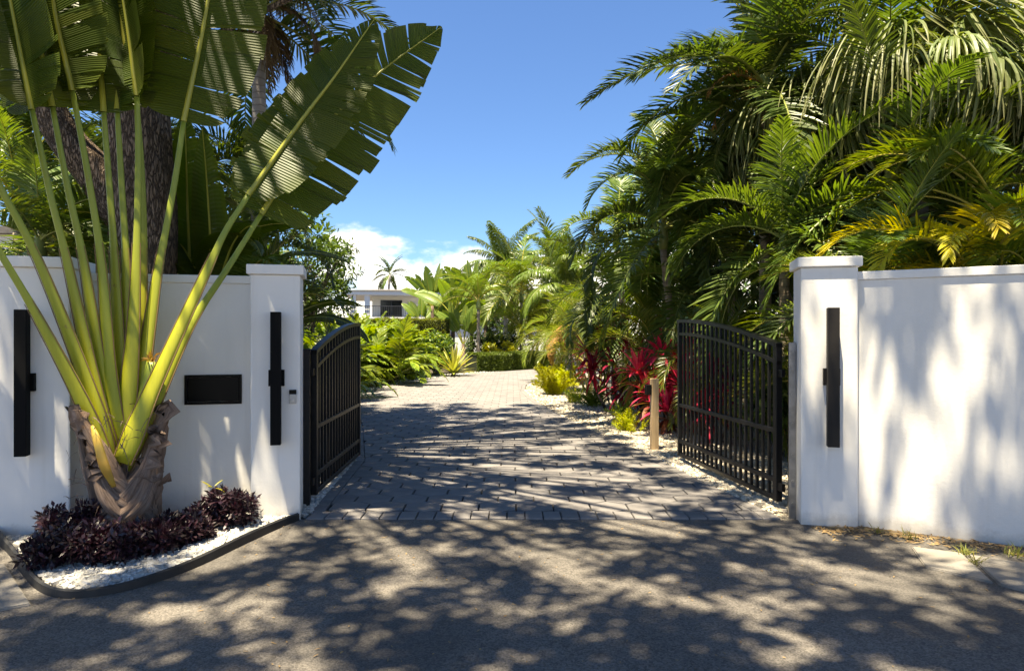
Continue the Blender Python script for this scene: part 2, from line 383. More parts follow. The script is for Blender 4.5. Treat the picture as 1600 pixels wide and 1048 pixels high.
def stalk_mat():
    m, N, L_ = mat('traveller_leaf_stalk'); tcn = node(N, 'TexCoord'); av = node(N, 'Attribute', attribute_name='v'); at_ = node(N, 'Attribute', attribute_name='t')
    mpn = node(N, 'Mapping'); mpn.inputs['Scale'].default_value = (26, 26, 1.6); L_.new(tcn.outputs['Object'], mpn.inputs[0])
    n1 = node(N, 'TexNoise', Scale=1.0, Detail=6, Roughness=.65); L_.new(mpn.outputs[0], n1.inputs['Vector'])
    n2 = node(N, 'TexNoise', Scale=9., Detail=9, Roughness=.75); L_.new(tcn.outputs['Object'], n2.inputs['Vector'])
    col = mixrgb(N, L_, av.outputs['Fac'], (.50, .44, .03), (.40, .41, .035))
    col = mixrgb(N, L_, maprange(N, L_, at_.outputs['Fac'], .25, .75), col, (.22, .28, .045))
    col = mixrgb(N, L_, maprange(N, L_, n1.outputs['Fac'], .35, .7, 0, .5), col, (.27, .30, .03))
    col = mixrgb(N, L_, maprange(N, L_, n2.outputs['Fac'], .61, .70, 0, .75), col, (.22, .13, .05))
    pr = node(N, 'BsdfPrincipled', Roughness=.42); pr.inputs['Specular IOR Level'].default_value = .35; L_.new(col, pr.inputs['Base Color'])
    bp = node(N, 'Bump', Strength=.5, Distance=.008); L_.new(n1.outputs['Fac'], bp.inputs['Height']); L_.new(bp.outputs[0], pr.inputs['Normal'])
    o = node(N, 'OutputMaterial'); L_.new(pr.outputs[0], o.inputs[0]); return m
M['stalk'] = stalk_mat()
M['stalk_leafy'] = leaf_mat('green_leaf_stalk', (.40, .40, .035), (.54, .46, .035), None, rough=.30, trans=.04, rv=.10)
M['stalk_old'] = simple_mat('orange_old_sheath', (.58, .25, .03), (.40, .32, .06), 4., .5, .2, 30.)
M['midrib'] = simple_mat('yellow_green_midrib', (.38, .36, .05), (.30, .31, .05), 6., .4)
M['blade'] = leaf_mat('broad_leaf_blade', (.040, .074, .012), (.105, .125, .02), None, rough=.42, trans=.45, vein=True, tcol=(2.2, 1.9, .3), rv=.25, spec=.3)
M['blade_light'] = leaf_mat('light_broad_leaf', (.12, .20, .035), (.20, .27, .05), None, rough=.36, trans=.36, vein=True, rv=.25)
M['palm'] = leaf_mat('palm_leaflet', (.07, .122, .024), (.13, .185, .036), (.26, .21, .07), .92, rough=.40, rv=.3)
M['palm_dark'] = leaf_mat('dark_palm_leaflet', (.056, .102, .022), (.10, .15, .03), (.22, .17, .06), .92, rough=.40, rv=.3)
M['palm_lit'] = leaf_mat('fresh_palm_leaflet', (.09, .15, .025), (.15, .20, .035), (.30, .25, .07), .93, rough=.34, rv=.3)
M['areca'] = leaf_mat('areca_leaflet', (.10, .16, .02), (.20, .23, .028), (.34, .28, .07), .92, rough=.34, rv=.35)
M['areca_y'] = leaf_mat('yellowed_areca_leaflet', (.46, .40, .03), (.56, .47, .05), (.42, .28, .07), .85, rough=.42, rv=.2)
M['rust'] = leaf_mat('rusty_dry_leaflet', (.26, .12, .03), (.42, .25, .06), (.20, .12, .06), .8, rough=.7, rv=.2)
M['ribbon'] = leaf_mat('ribbon_fan_leaf', (.10, .14, .04), (.17, .20, .07), (.28, .275, .14), .5, rough=.5, rv=.3)
M['deadfan'] = leaf_mat('dead_brown_frond', (.07, .042, .022), (.16, .10, .05), (.24, .16, .08), .6, rough=.8, trans=.15)
M['canopy'] = leaf_mat('shade_tree_leaf', (.05, .085, .02), (.09, .13, .03), None, rough=.45, trans=.3)
M['bush'] = leaf_mat('shrub_leaf', (.045, .09, .02), (.10, .16, .03), None, rough=.4, trans=.3)
M['bush_lit'] = leaf_mat('yellow_green_leaf', (.16, .23, .02), (.30, .33, .03), None, rough=.45, trans=.35)
M['ginger'] = leaf_mat('ginger_leaf', (.10, .17, .02), (.24, .29, .03), None, rough=.36, trans=.33)
M['croton'] = leaf_mat('yellow_croton_leaf', (.36, .32, .02), (.20, .23, .03), None, rough=.4, trans=.3)
M['hedge'] = leaf_mat('clipped_hedge_leaf', (.09, .16, .02), (.17, .24, .03), None, rough=.45, trans=.3)
M['purple'] = leaf_mat('dark_purple_leaf', (.016, .010, .014), (.055, .022, .032), None, rough=.36, trans=.12, tcol=(1.6, .6, .8))
M['red'] = leaf_mat('red_cordyline_leaf', (.55, .014, .05), (.75, .08, .17), None, rough=.36, trans=.35, tcol=(1.5, .6, .7), rv=.2)
M['red_dark'] = leaf_mat('dark_red_cordyline_leaf', (.16, .010, .022), (.40, .02, .05), None, rough=.36, trans=.3, tcol=(1.5, .5, .6), rv=.25)
M['bronze_leaf'] = leaf_mat('bronze_cordyline_leaf', (.20, .07, .03), (.36, .20, .09), None, rough=.42, trans=.3)
M['fern'] = leaf_mat('foxtail_fern_needle', (.32, .38, .02), (.50, .48, .03), None, rough=.5, trans=.3)
M['fern_dark'] = leaf_mat('green_fern_needle', (.12, .20, .02), (.22, .28, .03), None, rough=.5, trans=.3)
M['agave'] = leaf_mat('striped_sword_leaf', (.22, .27, .04), (.50, .46, .14), None, rough=.4, trans=.2)
M['grass'] = leaf_mat('weed_blade', (.16, .19, .04), (.30, .27, .08), None, rough=.6, trans=.3)
M['house'] = simple_mat('cream_render', (.84, .79, .69), (.86, .82, .73), 2., .85)
M['house_white'] = simple_mat('white_render', (.80, .79, .77), None, 2., .85)
M['roof'] = simple_mat('grey_roof_tile', (.10, .09, .085), (.15, .135, .125), 5., .9)
M['glass'] = simple_mat('dark_window_glass', (.015, .018, .022), None, 2., .08)
M['iron'] = simple_mat('dark_railing', (.05, .05, .055), None, 5., .5)

# ================================================================== the ground
def sheet(name, pts, z, m, parent=None):
    g = Geo(); P = np.array([[p[0], p[1], z] for p in pts]); g.add(P, np.arange(len(P))[None]); return g.obj(name, m, parent)
struct(sheet('ground', [(-300, -60), (300, -60), (300, 500), (-300, 500)], -.06, M['soil']))
struct(sheet('asphalt_street', [(-40, -30), (40, -30), (40, 5.6), (2.47, 5.93), (-1.86, 5.93), (-40, 5.7)], 0, M['asphalt']))

XL_P = np.array([(5.9, -1.80), (8.7, -2.0), (12, -2.75), (15, -3.55), (18, -4.05), (21, -3.95), (24, -3.4), (26.7, -2.5), (28.5, -1.6), (30.5, -.2), (32.2, 1.05), (34, 4), (36, 8), (37.5, 13)])
XR_P = np.array([(5.9, 2.36), (7.42, 2.09), (9.48, 1.78), (11, 1.44), (13.4, 1.0), (16.3, .61), (19.4, .36), (21.9, .45), (24, .95), (27.5, 2.6), (30, 6), (32.5, 13)])
def XL(y): return np.interp(y, XL_P[:, 0], XL_P[:, 1])
def XR(y): return np.where(np.asarray(y) > 32.5, 13.0, np.interp(y, XR_P[:, 0], XR_P[:, 1]))
def drive():
    ys = np.linspace(5.93, 37.4, 90); g = Geo()
    V = np.array([[[XL(y), y, -.012], [XR(y), y, -.012]] for y in ys]).reshape(-1, 3)
    i = np.arange(len(ys) - 1) * 2
    g.add(V, np.stack([i, i + 1, i + 3, i + 2], -1))
    d = struct(g.obj('driveway', M['joint']))
    def prism(poly, z1=.012, z0=-.03, ins=.006, v=.5):
        P = np.asarray(poly, float); n = len(P); c = P.mean(0)
        top = c + (P - c) * (1 - ins / max(np.linalg.norm(P - c, axis=1).mean(), .02))
        V = np.vstack([np.c_[P, np.full(n, z0)], np.c_[P, np.full(n, z1 - .006)], np.c_[top, np.full(n, z1)]])
        a = np.arange(n); b = (a + 1) % n
        return V, [np.stack([a, b, b + n, a + n], -1), np.stack([a + n, b + n, b + 2 * n, a + 2 * n], -1), (a + 2 * n)[None]]
    w = .345; rp = w * .866; rad = (w - .014) / math.sqrt(3)
    hexa = [(rad * math.cos(R(60 * k + 30)), rad * math.sin(R(60 * k + 30))) for k in range(6)]
    g = Geo(); g.add(*prism(hexa)); full = g.mesh('paver', M['paver'])
    def clip(P, n, c):
        out = []
        for k in range(len(P)):
            a, b = P[k], P[(k + 1) % len(P)]; da, db = a @ n - c, b @ n - c
            if da >= 0: out.append(a)
            if (da >= 0) != (db >= 0): out.append(a + (b - a) * da / (da - db))
        return np.array(out)
    rg = rs(3); far = Geo(); near = []
    for r in range(110):
        y = 6.19 + rp * .55 + r * rp
        if y > 37: break
        x = -6 + (r % 2) * w / 2
        while x < 13:
            P = np.array(hexa) + (x, y); y0 = max(y, 6.0)
            if x > XL(y0) - .3 and x < XR(y0) + .3:
                hit = False
                for fn, s in ((XL, 1), (XR, -1)):
                    dx = float(fn(y0 + .15) - fn(y0 - .15)) / .3
                    nn = np.array([1, -dx]) * s; nn = nn / np.linalg.norm(nn)
                    c = nn @ np.array([float(fn(y0)), y0]) + .125
                    if ((P @ nn - c) < 0).any(): hit = True; P = clip(P, nn, c)
                    if len(P) < 3: break
                if len(P) >= 3 and (P[:, 1] < 6.19).any(): hit = True; P = clip(P, np.array([0, 1.0]), 6.19)
                if len(P) >= 3:
                    ar = .5 * abs(np.sum(P[:, 0] * np.roll(P[:, 1], -1) - P[:, 1] * np.roll(P[:, 0], -1)))
                    if ar > .004: near.append((y, x, P, hit))
            x += w
    near.sort(key=lambda e: e[0])
    for k, (y, x, P, hit) in enumerate(near):
        if k < 230:
            if hit:
                c = P.mean(0); g = Geo(); g.add(*prism(P - c)); o = g.obj('paver', M['paver'], d); o.location = (c[0], c[1], rg.uniform(-.002, .002))
            else:
                o = link('paver', full, d, (x, y, rg.uniform(-.0025, .0025)), (rg.normal(0, .004), rg.normal(0, .004), 0))
        else:
            V, q = prism(P); far.add(V, q, rg.rand())
    stuff(far.obj('distant_pavers', M['paver'], d))
    # soldier course across the threshold
    n = 26; bw = (XR(5.95) - XL(5.95) - .02) / n
    for k in range(n):
        g = Geo(); g.add(*prism([(-bw / 2 + .005, -.115), (bw / 2 - .005, -.115), (bw / 2 - .005, .115), (-bw / 2 + .005, .115)], .014))
        o = g.obj('border_brick', M['paver'], d); o.location = (XL(5.95) + .01 + bw * (k + .5), 6.055, rg.uniform(-.003, .003)); o.rotation_euler = (rg.normal(0, .006), 0, rg.normal(0, .008))
    # border course up both edges
    fb = Geo(); g = Geo(); g.add(*prism([(-.057, -.1), (.057, -.1), (.057, .1), (-.057, .1)], .013)); bb = g.mesh('border_brick', M['paver'])
    for fn, s in ((XL, 1), (XR, -1)):
        y = 6.29
        while y < 37:
            dx = float(fn(y + .1) - fn(y - .1)) / .2; ang = -math.atan(dx); st = .208 * math.cos(ang)
            x = float(fn(y)) + s * .062 * 1.0 / math.cos(ang) 
            if y < 10: link('border_brick', bb, d, (x, y, rg.uniform(-.002, .002)), (0, 0, ang))
            else:
                V, q = prism([(-.057, -.1), (.057, -.1), (.057, .1), (-.057, .1)], .013)
                V[:, :2] = V[:, :2] @ np.array([[math.cos(ang), math.sin(ang)], [-math.sin(ang), math.cos(ang)]]) + (x, y); fb.add(V, q, rg.rand())
            y += st
    stuff(fb.obj('distant_border_bricks', M['paver'], d))
drive()

def strip_sheet(name, y0, y1, fa, fb, z, m, n=60):
    ys = np.linspace(y0, y1, n); V = np.array([[[fa(y), y, z], [fb(y), y, z]] for y in ys]).reshape(-1, 3); i = np.arange(n - 1) * 2
    g = Geo(); g.add(V, np.stack([i, i + 1, i + 3, i + 2], -1)); return g.obj(name, m)
struct(strip_sheet('gravel_bed', 5.95, 31.9, lambda y: XR(y) + .005, lambda y: XR(y) + 3.2, -.018, M['warm_bed']))
struct(strip_sheet('gravel_verge', 5.97, 37, lambda y: XL(y) - 1.15, lambda y: XL(y) - .005, -.018, M['stone_bed']))

def stones(name, xy, size, z, m, seed):
    rg = rs(seed); n = len(xy)
    c = np.array([[-1, -1, -1], [1, -1, -1], [1, 1, -1], [-1, 1, -1], [-1, -1, 1], [1, -1, 1], [1, 1, 1], [-1, 1, 1]]) * .5
    V = c[None] * (1 + rg.uniform(-.42, .28, (n, 8, 3))) * (np.array([1, .75, .6]) * rg.uniform(.6, 1.4, (n, 1, 1)) * size)
    a = rg.uniform(0, 2 * PI, n); b = rg.normal(0, .5, n)
    ca, sa, cb, sb = np.cos(a), np.sin(a), np.cos(b), np.sin(b); o, l = np.zeros(n), np.ones(n)
    Rz = np.stack([ca, -sa, o, sa, ca, o, o, o, l], -1).reshape(n, 3, 3); Rx = np.stack([l, o, o, o, cb, -sb, o, sb, cb], -1).reshape(n, 3, 3)
    V = np.einsum('nij,nkj->nki', Rz @ Rx, V)
    V += np.c_[xy, z + rg.uniform(0, size * .5, n)][:, None]
    g = Geo(); g.add(V.reshape(-1, 3), (np.arange(n)[:, None, None] * 8 + BOXQ).reshape(-1, 4), np.repeat(rg.rand(n), 8))
    return stuff(g.obj(name, m))
def tag_stuff(o, label, cat): o['label'] = label; o['category'] = cat; return o

# ================================================================== the planting bed by the left wall
EDGE = [gnd(*p) for p in ((466, 812), (430, 827), (380, 850), (300, 888), (220, 916), (150, 931), (95, 933), (60, 920), (35, 893), (15, 864), (-8, 845))]
edge_c = curve(EDGE, 60)
def pip(x, y, poly):
    ins = np.zeros(len(x), bool); n = len(poly)
    for i in range(n):
        x1, y1 = poly[i]; x2, y2 = poly[(i + 1) % n]
        c = ((y1 > y) != (y2 > y)) & (x < (x2 - x1) * (y - y1) / (y2 - y1 + 1e-12) + x1); ins ^= c
    return ins
bed_poly = [tuple(p) for p in edge_c] + [(-3.9, 5.55), (-3.55, 5.65), (-3.5, 5.9), (-2.3, 6.2), (-1.95, 6.0)]
struct(sheet('planting_bed', bed_poly, .012, M['stone_bed']))
rg = rs(5)
xx = rg.uniform(-4.2, -1.7, 16000); yy = rg.uniform(3.9, 6.2, 16000)
k = pip(xx, yy, bed_poly) & (np.min(np.hypot(xx[:, None] - edge_c[None, :, 0], yy[:, None] - edge_c[None, :, 1]), 1) > .062)
tag_stuff(stones('marble_chips', np.c_[xx, yy][k], .042, .014, M['white_stone'], 7), 'white marble chips filling the bed under the purple shrubs', 'gravel')
def edging():
    g = Geo(); c = edge_c; T = nrm(np.gradient(c, axis=0)); Nn = np.c_[-T[:, 1], T[:, 0]]
    h = .058 + .010 * np.sin(np.linspace(0, 9, len(c))); h[-6:] += np.linspace(0, .05, 6)
    prof = [(-.013, 0), (-.017, .9), (-.004, 1.08), (.010, .9), (.012, 0)]
    V = np.stack([np.c_[c + Nn * o_, zf * h + .001] for o_, zf in prof], 1).reshape(-1, 3); m_ = len(prof); n = len(c)
    i, j = np.meshgrid(np.arange(n - 1), np.arange(m_ - 1), indexing='ij')
    g.add(V, [np.stack([i * m_ + j, i * m_ + j + 1, (i + 1) * m_ + j + 1, (i + 1) * m_ + j], -1).reshape(-1, 4), np.arange(m_)[None], (np.arange(m_) + (n - 1) * m_)[None]])
    tag(g.obj('bed_edging', M['edging'], smooth=False), 'black flexible edging strip curving around the white pebble bed', 'edging')
edging()

# other stones
def between(n, y0, y1, fa, fb, seed):
    r_ = rs(seed); y = r_.uniform(y0, y1, n); u = r_.rand(n); return np.c_[fa(y) + (fb(y) - fa(y)) * u, y]
s1 = np.vstack([between(9500, 6.2, 12, lambda y: XR(y) + .0, lambda y: XR(y) + 1.5, 11), between(3800, 12, 20, lambda y: XR(y) + .0, lambda y: XR(y) + 1.6, 12), between(1500, 20, 28, lambda y: XR(y) + .02, lambda y: XR(y) + 1.3, 13)])
tag_stuff(stones('cream_pebbles', s1, .042, -.012, M['warm_stone'], 14), 'cream pebbles along the right edge of the driveway', 'gravel')
s2 = np.vstack([between(3500, 6.05, 10, lambda y: XL(y) - .6, lambda y: XL(y), 15), between(3500, 10, 30, lambda y: XL(y) - .95, lambda y: XL(y), 16)])
tag_stuff(stones('pale_pebbles', s2, .044, -.012, M['white_stone'], 17), 'pale pebbles along the left edge of the driveway behind the gate', 'gravel')

# concrete slabs at the right wall, and the one at the left frame edge
def slab(px, label):
    P = np.array([gnd(*p) for p in px]); c = P.mean(0); P = P - c
    bm = bmesh.new(); vs_ = [bm.verts.new((p[0], p[1], -.02)) for p in P]; f = bm.faces.new(vs_)
    e = bmesh.ops.extrude_face_region(bm, geom=[f]); top = [x for x in e['geom'] if isinstance(x, bmesh.types.BMVert)]
    for x in top: x.co.z = .016
    bmesh.ops.recalc_face_normals(bm, faces=bm.faces[:]); bmesh.ops.bevel(bm, geom=bm.edges[:], offset=.007, segments=2, affect='EDGES')
    me = bpy.data.meshes.new('concrete_slab'); bm.to_mesh(me); bm.free(); me.materials.append(M['slab'])
    tag(link('concrete_slab', me, None, (c[0], c[1], 0)), label, 'slab', 'worn concrete slabs set beside the street')
slab(((1424, 856), (1502, 866), (1552, 912), (1446, 888)), 'worn concrete slab nearest the right lamp pillar, weeds at its right side')
slab(((1512, 868), (1640, 888), (1690, 948), (1562, 915)), 'worn concrete slab at the right frame edge below the wall')
slab(((-60, 880), (8, 884), (48, 946), (-40, 962)), 'pale concrete slab at the left frame edge beside the bed edging')

# ================================================================== walls and pillars
A = R(14)
def pillar(label, corner, rz, w, dpt, h, right=True):
    """corner = the front corner on the gate side"""
    t = thing('gate_pillar', label, 'pillar', (corner[0], corner[1], 0), rz, 'white gate pillars')
    x0, x1 = (-w, 0) if right else (0, w)
    bevel_box('shaft', x0, x1, 0, dpt, -.05, h - .085, M['stucco'], t, .012)
    bevel_box('cap', x0 - .03, x1 + .03, -.03, dpt + .03, h - .0845, h, M['coping'], t, .008)
    return t
PL = pillar('white pillar with a slim black lamp and a doorbell, left of the gate', (-1.845, 5.95), A, .41, .46, 2.21)
PF = pillar('white pillar with a black bar lamp at the left frame edge', (-3.515, 5.43), A, .68, .46, 2.22)
PR = pillar('white pillar with a bronze lamp, right of the gate', (2.45, 5.79), -A, .445, .40, 2.26, False)
def wall(label, p0, rz, length, h):
    t = thing('boundary_wall', label, 'wall', (p0[0], p0[1], 0), rz, 'white stucco boundary walls')
    bevel_box('panel', 0, length, 0, .22, -.05, h - .07, M['stucco'], t, .004)
    bevel_box('coping', 0, length, -.02, .24, h - .0695, h, M['coping'], t, .006)
    return t
wall('white boundary wall with a mailbox behind the fan palm', (-3.63, 5.79), R(13.4), 1.42, 2.13)
wall('white boundary wall dappled with vertical light at the right', (2.89, 5.76), R(-31), 4.2, 2.135)
wall('white boundary wall continuing past the left frame edge', (-9.0, 4.05), A, 4.9, 2.13)
def lamp(label, P, rz, L_, m, w=.085):
    t = thing('wall_lamp', label, 'lamp', P, rz, 'vertical bar lamps on the pillars')
    bevel_box('light_bar', -w / 2, w / 2, -.125, -.045, -L_ / 2, L_ / 2, m, t, .004)
    bevel_box('mounting_bracket', -.065, .065, -.0455, -.002, -.07, .07, m, t, .003)
    return t
def on_face(T, u, z):        # a point on a pillar's front face
    c, s = math.cos(T.rotation_euler.z), math.sin(T.rotation_euler.z)
    return (T.location.x + u * c, T.location.y + u * s, z)
lamp('slim black bar lamp on the pillar above the doorbell', on_face(PL, -.195, 1.235), A, 1.13, M['lamp_black'])
lamp('black bar lamp on the pillar at the left frame edge', on_face(PF, -.30, 1.235), A, 1.13, M['lamp_black'])
lamp('dark bronze bar lamp on the pillar right of the gate', on_face(PR, .235, 1.255), -A, 1.15, M['lamp_bronze'], .09)
db = thing('doorbell', 'small silver doorbell with black top on the left gate pillar', 'doorbell', on_face(PL, -.062, 1.07), A)
bevel_box('faceplate', -.03, .03, -.022, -.001, -.06, .022, M['silver'], db, .004)
bevel_box('camera_head', -.03, .03, -.026, -.001, .0225, .06, M['gloss_black'], db, .004)
bevel_box('button', -.013, .013, -.027, -.0215, -.045, -.018, M['coping'], db, .003)
def mailbox():
    c, s = math.cos(R(13.4)), math.sin(R(13.4)); u = 1.075
    t = thing('mailbox', 'black rectangular mailbox set into the white wall', 'mailbox', (-3.68 + u * c, 5.778 + u * s, 1.125), R(13.4))
    w, h = .235, .130
    for nm, a in (('frame_side', (-w, -w + .022, -h, h)), ('frame_side', (w - .022, w, -h, h)), ('frame_rail', (-w + .0221, w - .0221, h - .022, h)), ('frame_rail', (-w + .0221, w - .0221, -h, -h + .022))):
        bevel_box(nm, a[0], a[1], -.022, -.001, a[2], a[3], M['gloss_black'], t, .003)
    bevel_box('door_flap', -w + .024, w - .024, -.012, -.0015, -h + .024, h - .024, M['gloss_black'], t, .002)
    bevel_box('pull_lip', -.06, .06, -.026, -.0125, -h + .026, -h + .038, M['gloss_black'], t, .002)
mailbox()

# ================================================================== the gate
def gate_leaf(label, p0, p1, h0, h1, npick):
    """p0 hinge side, p1 free end; the top rises in an arc toward the free end"""
    d = np.array(p1) - np.array(p0); ln = np.linalg.norm(d); rz = math.atan2(d[1], d[0])
    t = thing('gate_leaf', label, 'gate', (p0[0], p0[1], 0), rz, 'open black gate leaves')
    top = lambda x: h0 + (h1 - h0) * math.sin((x / ln) * PI / 2) ** .9 if x > 0 else h0
    bk = M['black']
    bevel_box('stile', 0, .065, -.03, .03, .075, top(0.03) - .005, bk, t, .004)
    bevel_box('stile', ln - .05, ln, -.025, .025, .075, top(ln) - .005, bk, t, .004)
    def rail(nm, off, th, dep):
        g = Geo(); xs = np.linspace(.0, ln, 25); V = []
        for x in xs:
            z = top(x) - off; V += [[x, -dep, z - th], [x, dep, z - th], [x, dep, z], [x, -dep, z]]
        i, j = np.meshgrid(np.arange(24), np.arange(4), indexing='ij'); j2 = (j + 1) % 4
        g.add(V, [np.stack([i * 4 + j, i * 4 + j2, (i + 1) * 4 + j2, (i + 1) * 4 + j], -1).reshape(-1, 4), np.array([[0, 1, 2, 3]]), np.array([[99, 98, 97, 96]])])
        g.obj(nm, bk, t)
    rail('top_rail', 0, .04, .033); rail('arched_rail', .165, .035, .021)
    for z in (.70, .245, .075): bevel_box('rail', .0655, ln - .0505, -.021, .021, z, z + .042, bk, t, .004)
    for k in range(npick):
        x = .065 + (ln - .115) * (k + 1) / (npick + 1)
        bevel_box('picket', x - .0125, x + .0125, -.0125, .0125, .116, top(x) - .039, bk, t, 0)
    for z in (.18, 1.22): bevel_box('hinge', -.075, .0, -.018, .018, z, z + .07, bk, t, .004)
    return t
gate_leaf('black arched metal gate leaf standing open at the left pillar', (-1.895, 6.52), (-1.965, 8.75), 1.46, 1.76, 15)
gate_leaf('black arched metal gate leaf standing open at the right pillar', (2.455, 6.27), (2.13, 8.70), 1.53, 1.80, 19)
gp = thing('gate_post', 'black square gate post behind the left pillar', 'post', (-1.93, 6.41, 0), R(8))
bevel_box('post_shaft', -.035, .035, -.035, .035, -.05, 1.46, M['black'], gp, .004); bevel_box('post_cap', -.039, .039, -.039, .039, 1.4601, 1.475, M['black'], gp, .003)
gp = thing('gate_post', 'galvanised steel gate post with bolts beside the right pillar', 'post', (2.475, 6.03, 0), -A)
bevel_box('post_plate', -.03, .03, -.02, .02, -.05, 1.54, M['steel'], gp, .004); bevel_box('post_web', -.0135, .0135, .0201, .16, -.05, 1.52, M['black'], gp, .003)
for z in (.12, .32, .55, .82, 1.08, 1.30, 1.46):
    g = Geo(); th = np.linspace(0, 2 * PI, 7)[:-1]
    g.add(np.vstack([np.c_[.013 * np.cos(th), np.full(6, -.021), z + .013 * np.sin(th)], np.c_[.013 * np.cos(th), np.full(6, -.032), z + .013 * np.sin(th)]]),
          [np.array([[k, (k + 1) % 6, (k + 1) % 6 + 6, k + 6] for k in range(6)]), np.arange(6)[None], np.arange(6, 12)[None]]); g.obj('bolt', M['steel'], gp)
lp = thing('wooden_post', 'pale square timber post with a small black light beside the pebbles', 'post', (1.985, 9.52, 0), R(6))
bevel_box('post_shaft', -.05, .05, -.05, .05, -.05, 1.0, M['wood'], lp, .006)
bevel_box('light_box', -.125, -.0505, -.05, .05, .78, .915, M['lamp_black'], lp, .004)

# ================================================================== plant makers
def rachis_path(L, e0, e1, n=18, p=1.0, sway=0.):
    s = np.linspace(0, 1, n); e = e0 + (e1 - e0) * s ** p
    dx = np.cos(e) * L / (n - 1); dz = np.sin(e) * L / (n - 1)
    P = np.c_[np.concatenate([[0], np.cumsum(dx[:-1])]), sway * s ** 2 * L, np.concatenate([[0], np.cumsum(dz[:-1])])]
    return P, s
SPECIES = {
    #            L    pet  n   leaf  w    a0  a1  vee  droop segs fold p
    'adonidia': dict(L=2.05, pet=.10, n=56, ll=.60, lw=.050, a0=78, a1=28, vee=.50, droop=.55, segs=3, fold=.35, p=1.0, el=[(75, 5), (55, -45), (35, -75), (12, -90), (-18, -98)], m='palm', r='rachis'),
    'foxtail':  dict(L=2.5, pet=.10, n=60, ll=.68, lw=.055, a0=75, a1=30, vee=.30, droop=.45, segs=3, fold=.35, p=1.2, el=[(78, 30), (55, -12), (34, -42), (14, -62), (-14, -85)], m='palm_dark', r='rachis'),
    'areca':    dict(L=2.0, pet=.20, n=38, ll=.58, lw=.036, a0=62, a1=24, vee=.55, droop=.45, segs=3, fold=.35, p=1.5, el=[(80, 0), (66, -45), (52, -75), (36, -90), (15, -97)], m='areca', r='rachis_y'),
    'areca_y':  dict(L=1.9, pet=.20, n=38, ll=.55, lw=.036, a0=62, a1=24, vee=.45, droop=.6, segs=3, fold=.35, p=1.5, el=[(60, -50), (45, -70), (30, -80), (20, -90), (5, -95)], m='areca_y', r='rachis_y'),
    'coconut':  dict(L=4.2, pet=.15, n=46, ll=.85, lw=.15, a0=65, a1=28, vee=.25, droop=1.2, segs=3, fold=0, p=1.2, el=[(78, 30), (50, -20), (28, -45), (5, -65), (-25, -85)], m='palm_dark', r='rachis'),
    'queen':    dict(L=3.3, pet=.12, n=110, ll=.80, lw=.045, a0=70, a1=35, vee=.25, droop=2.6, segs=4, fold=0, p=1.2, el=[(80, 10), (60, -35), (40, -60), (15, -80), (-10, -92)], m='palm_lit', r='rachis'),
    'lit':      dict(L=2.3, pet=.15, n=42, ll=.62, lw=.046, a0=65, a1=28, vee=.4, droop=.7, segs=3, fold=.35, p=1.3, el=[(80, 30), (62, -25), (44, -60), (25, -80), (0, -92)], m='palm_lit', r='rachis_y'),
    'ginger':   dict(L=1.35, pet=.2, n=13, ll=.48, lw=.115, a0=55, a1=20, vee=.15, droop=.8, segs=3, fold=.2, p=1.4, el=[(85, 40), (75, 0), (62, -30), (50, -55), (35, -70)], m='ginger', r='rachis'),
    'dead':     dict(L=1.6, pet=.12, n=44, ll=.55, lw=.03, a0=62, a1=26, vee=.2, droop=2.4, segs=3, fold=0, p=1.2, el=[(20, -80), (0, -90), (-20, -95), (-40, -98), (-60, -98)], m='deadfan', r='rachis_b'),
    'rusty':    dict(L=1.6, pet=.12, n=34, ll=.52, lw=.032, a0=62, a1=26, vee=.2, droop=1.6, segs=3, fold=0, p=1.2, el=[(20, -80), (0, -90), (-20, -95), (-40, -98), (-60, -98)], m='rust', r='rachis_b'),
}
FROND = {}
def frond_meshes(sp):
    if sp in FROND: return FROND[sp]
    S = SPECIES[sp]; out = []; q = rs(abs(hash_(sp)) % 9999)
    for (e0, e1) in S['el']:
        row = []
        for var in range(2):
            g = Geo(); L_ = S['L'] * q.uniform(.92, 1.08)
            P, s = rachis_path(L_, R(e0 + q.uniform(-5, 5)), R(e1 + q.uniform(-8, 8)), 18, S['p'], q.uniform(-.12, .12))
            tube(g, P, np.interp(s, [0, .15, 1], [.024, .016, .003]) * (L_ / 2) ** .6, 5, m=1, cap=False)
            n = S['n']
            for sd in (-1, 1):
                u = np.linspace(S['pet'], .995, n) + q.normal(0, .004, n); u = np.clip(u, 0, 1)
                B = np.stack([np.interp(u, s, P[:, k]) for k in range(3)], -1)
                T = nrm(np.stack([np.interp(u, s, np.gradient(P[:, k])) for k in range(3)], -1))
                side = nrm(np.cross(T, np.array([0, 0, 1.0]) + T * .0)); N_ = np.cross(side, T)
                un = (u - S['pet']) / (1 - S['pet'])
                ang = np.radians(S['a0'] + (S['a1'] - S['a0']) * un ** 1.2 + q.normal(0, 5, n))
                vee = S['vee'] + q.normal(0, .10, n)
                d = T * np.cos(ang)[:, None] + (side * sd * np.cos(vee)[:, None] + N_ * np.sin(vee)[:, None]) * np.sin(ang)[:, None]
                ll = S['ll'] * (0.55 + .45 * np.sin(np.clip(un * 1.15 + .12, 0, 1) * PI)) * np.interp(un, [0, .08, .8, 1], [.55, .9, .9, .55]) * q.uniform(.88, 1.1, n)
                strips(g, B, d, N_ + q.normal(0, .12, (n, 3)), ll, S['lw'], S['droop'] * q.uniform(.6, 1.5, n), S['segs'], fold=S['fold'], v=np.clip(q.normal(.5, .25, n), 0, 1))
            row.append(g.mesh('frond', [M[S['m']], M[S['r']]]))
        out.append(row)
    FROND[sp] = out; return out
def hash_(s): return sum((i + 7) * ord(c) for i, c in enumerate(s)) * 31
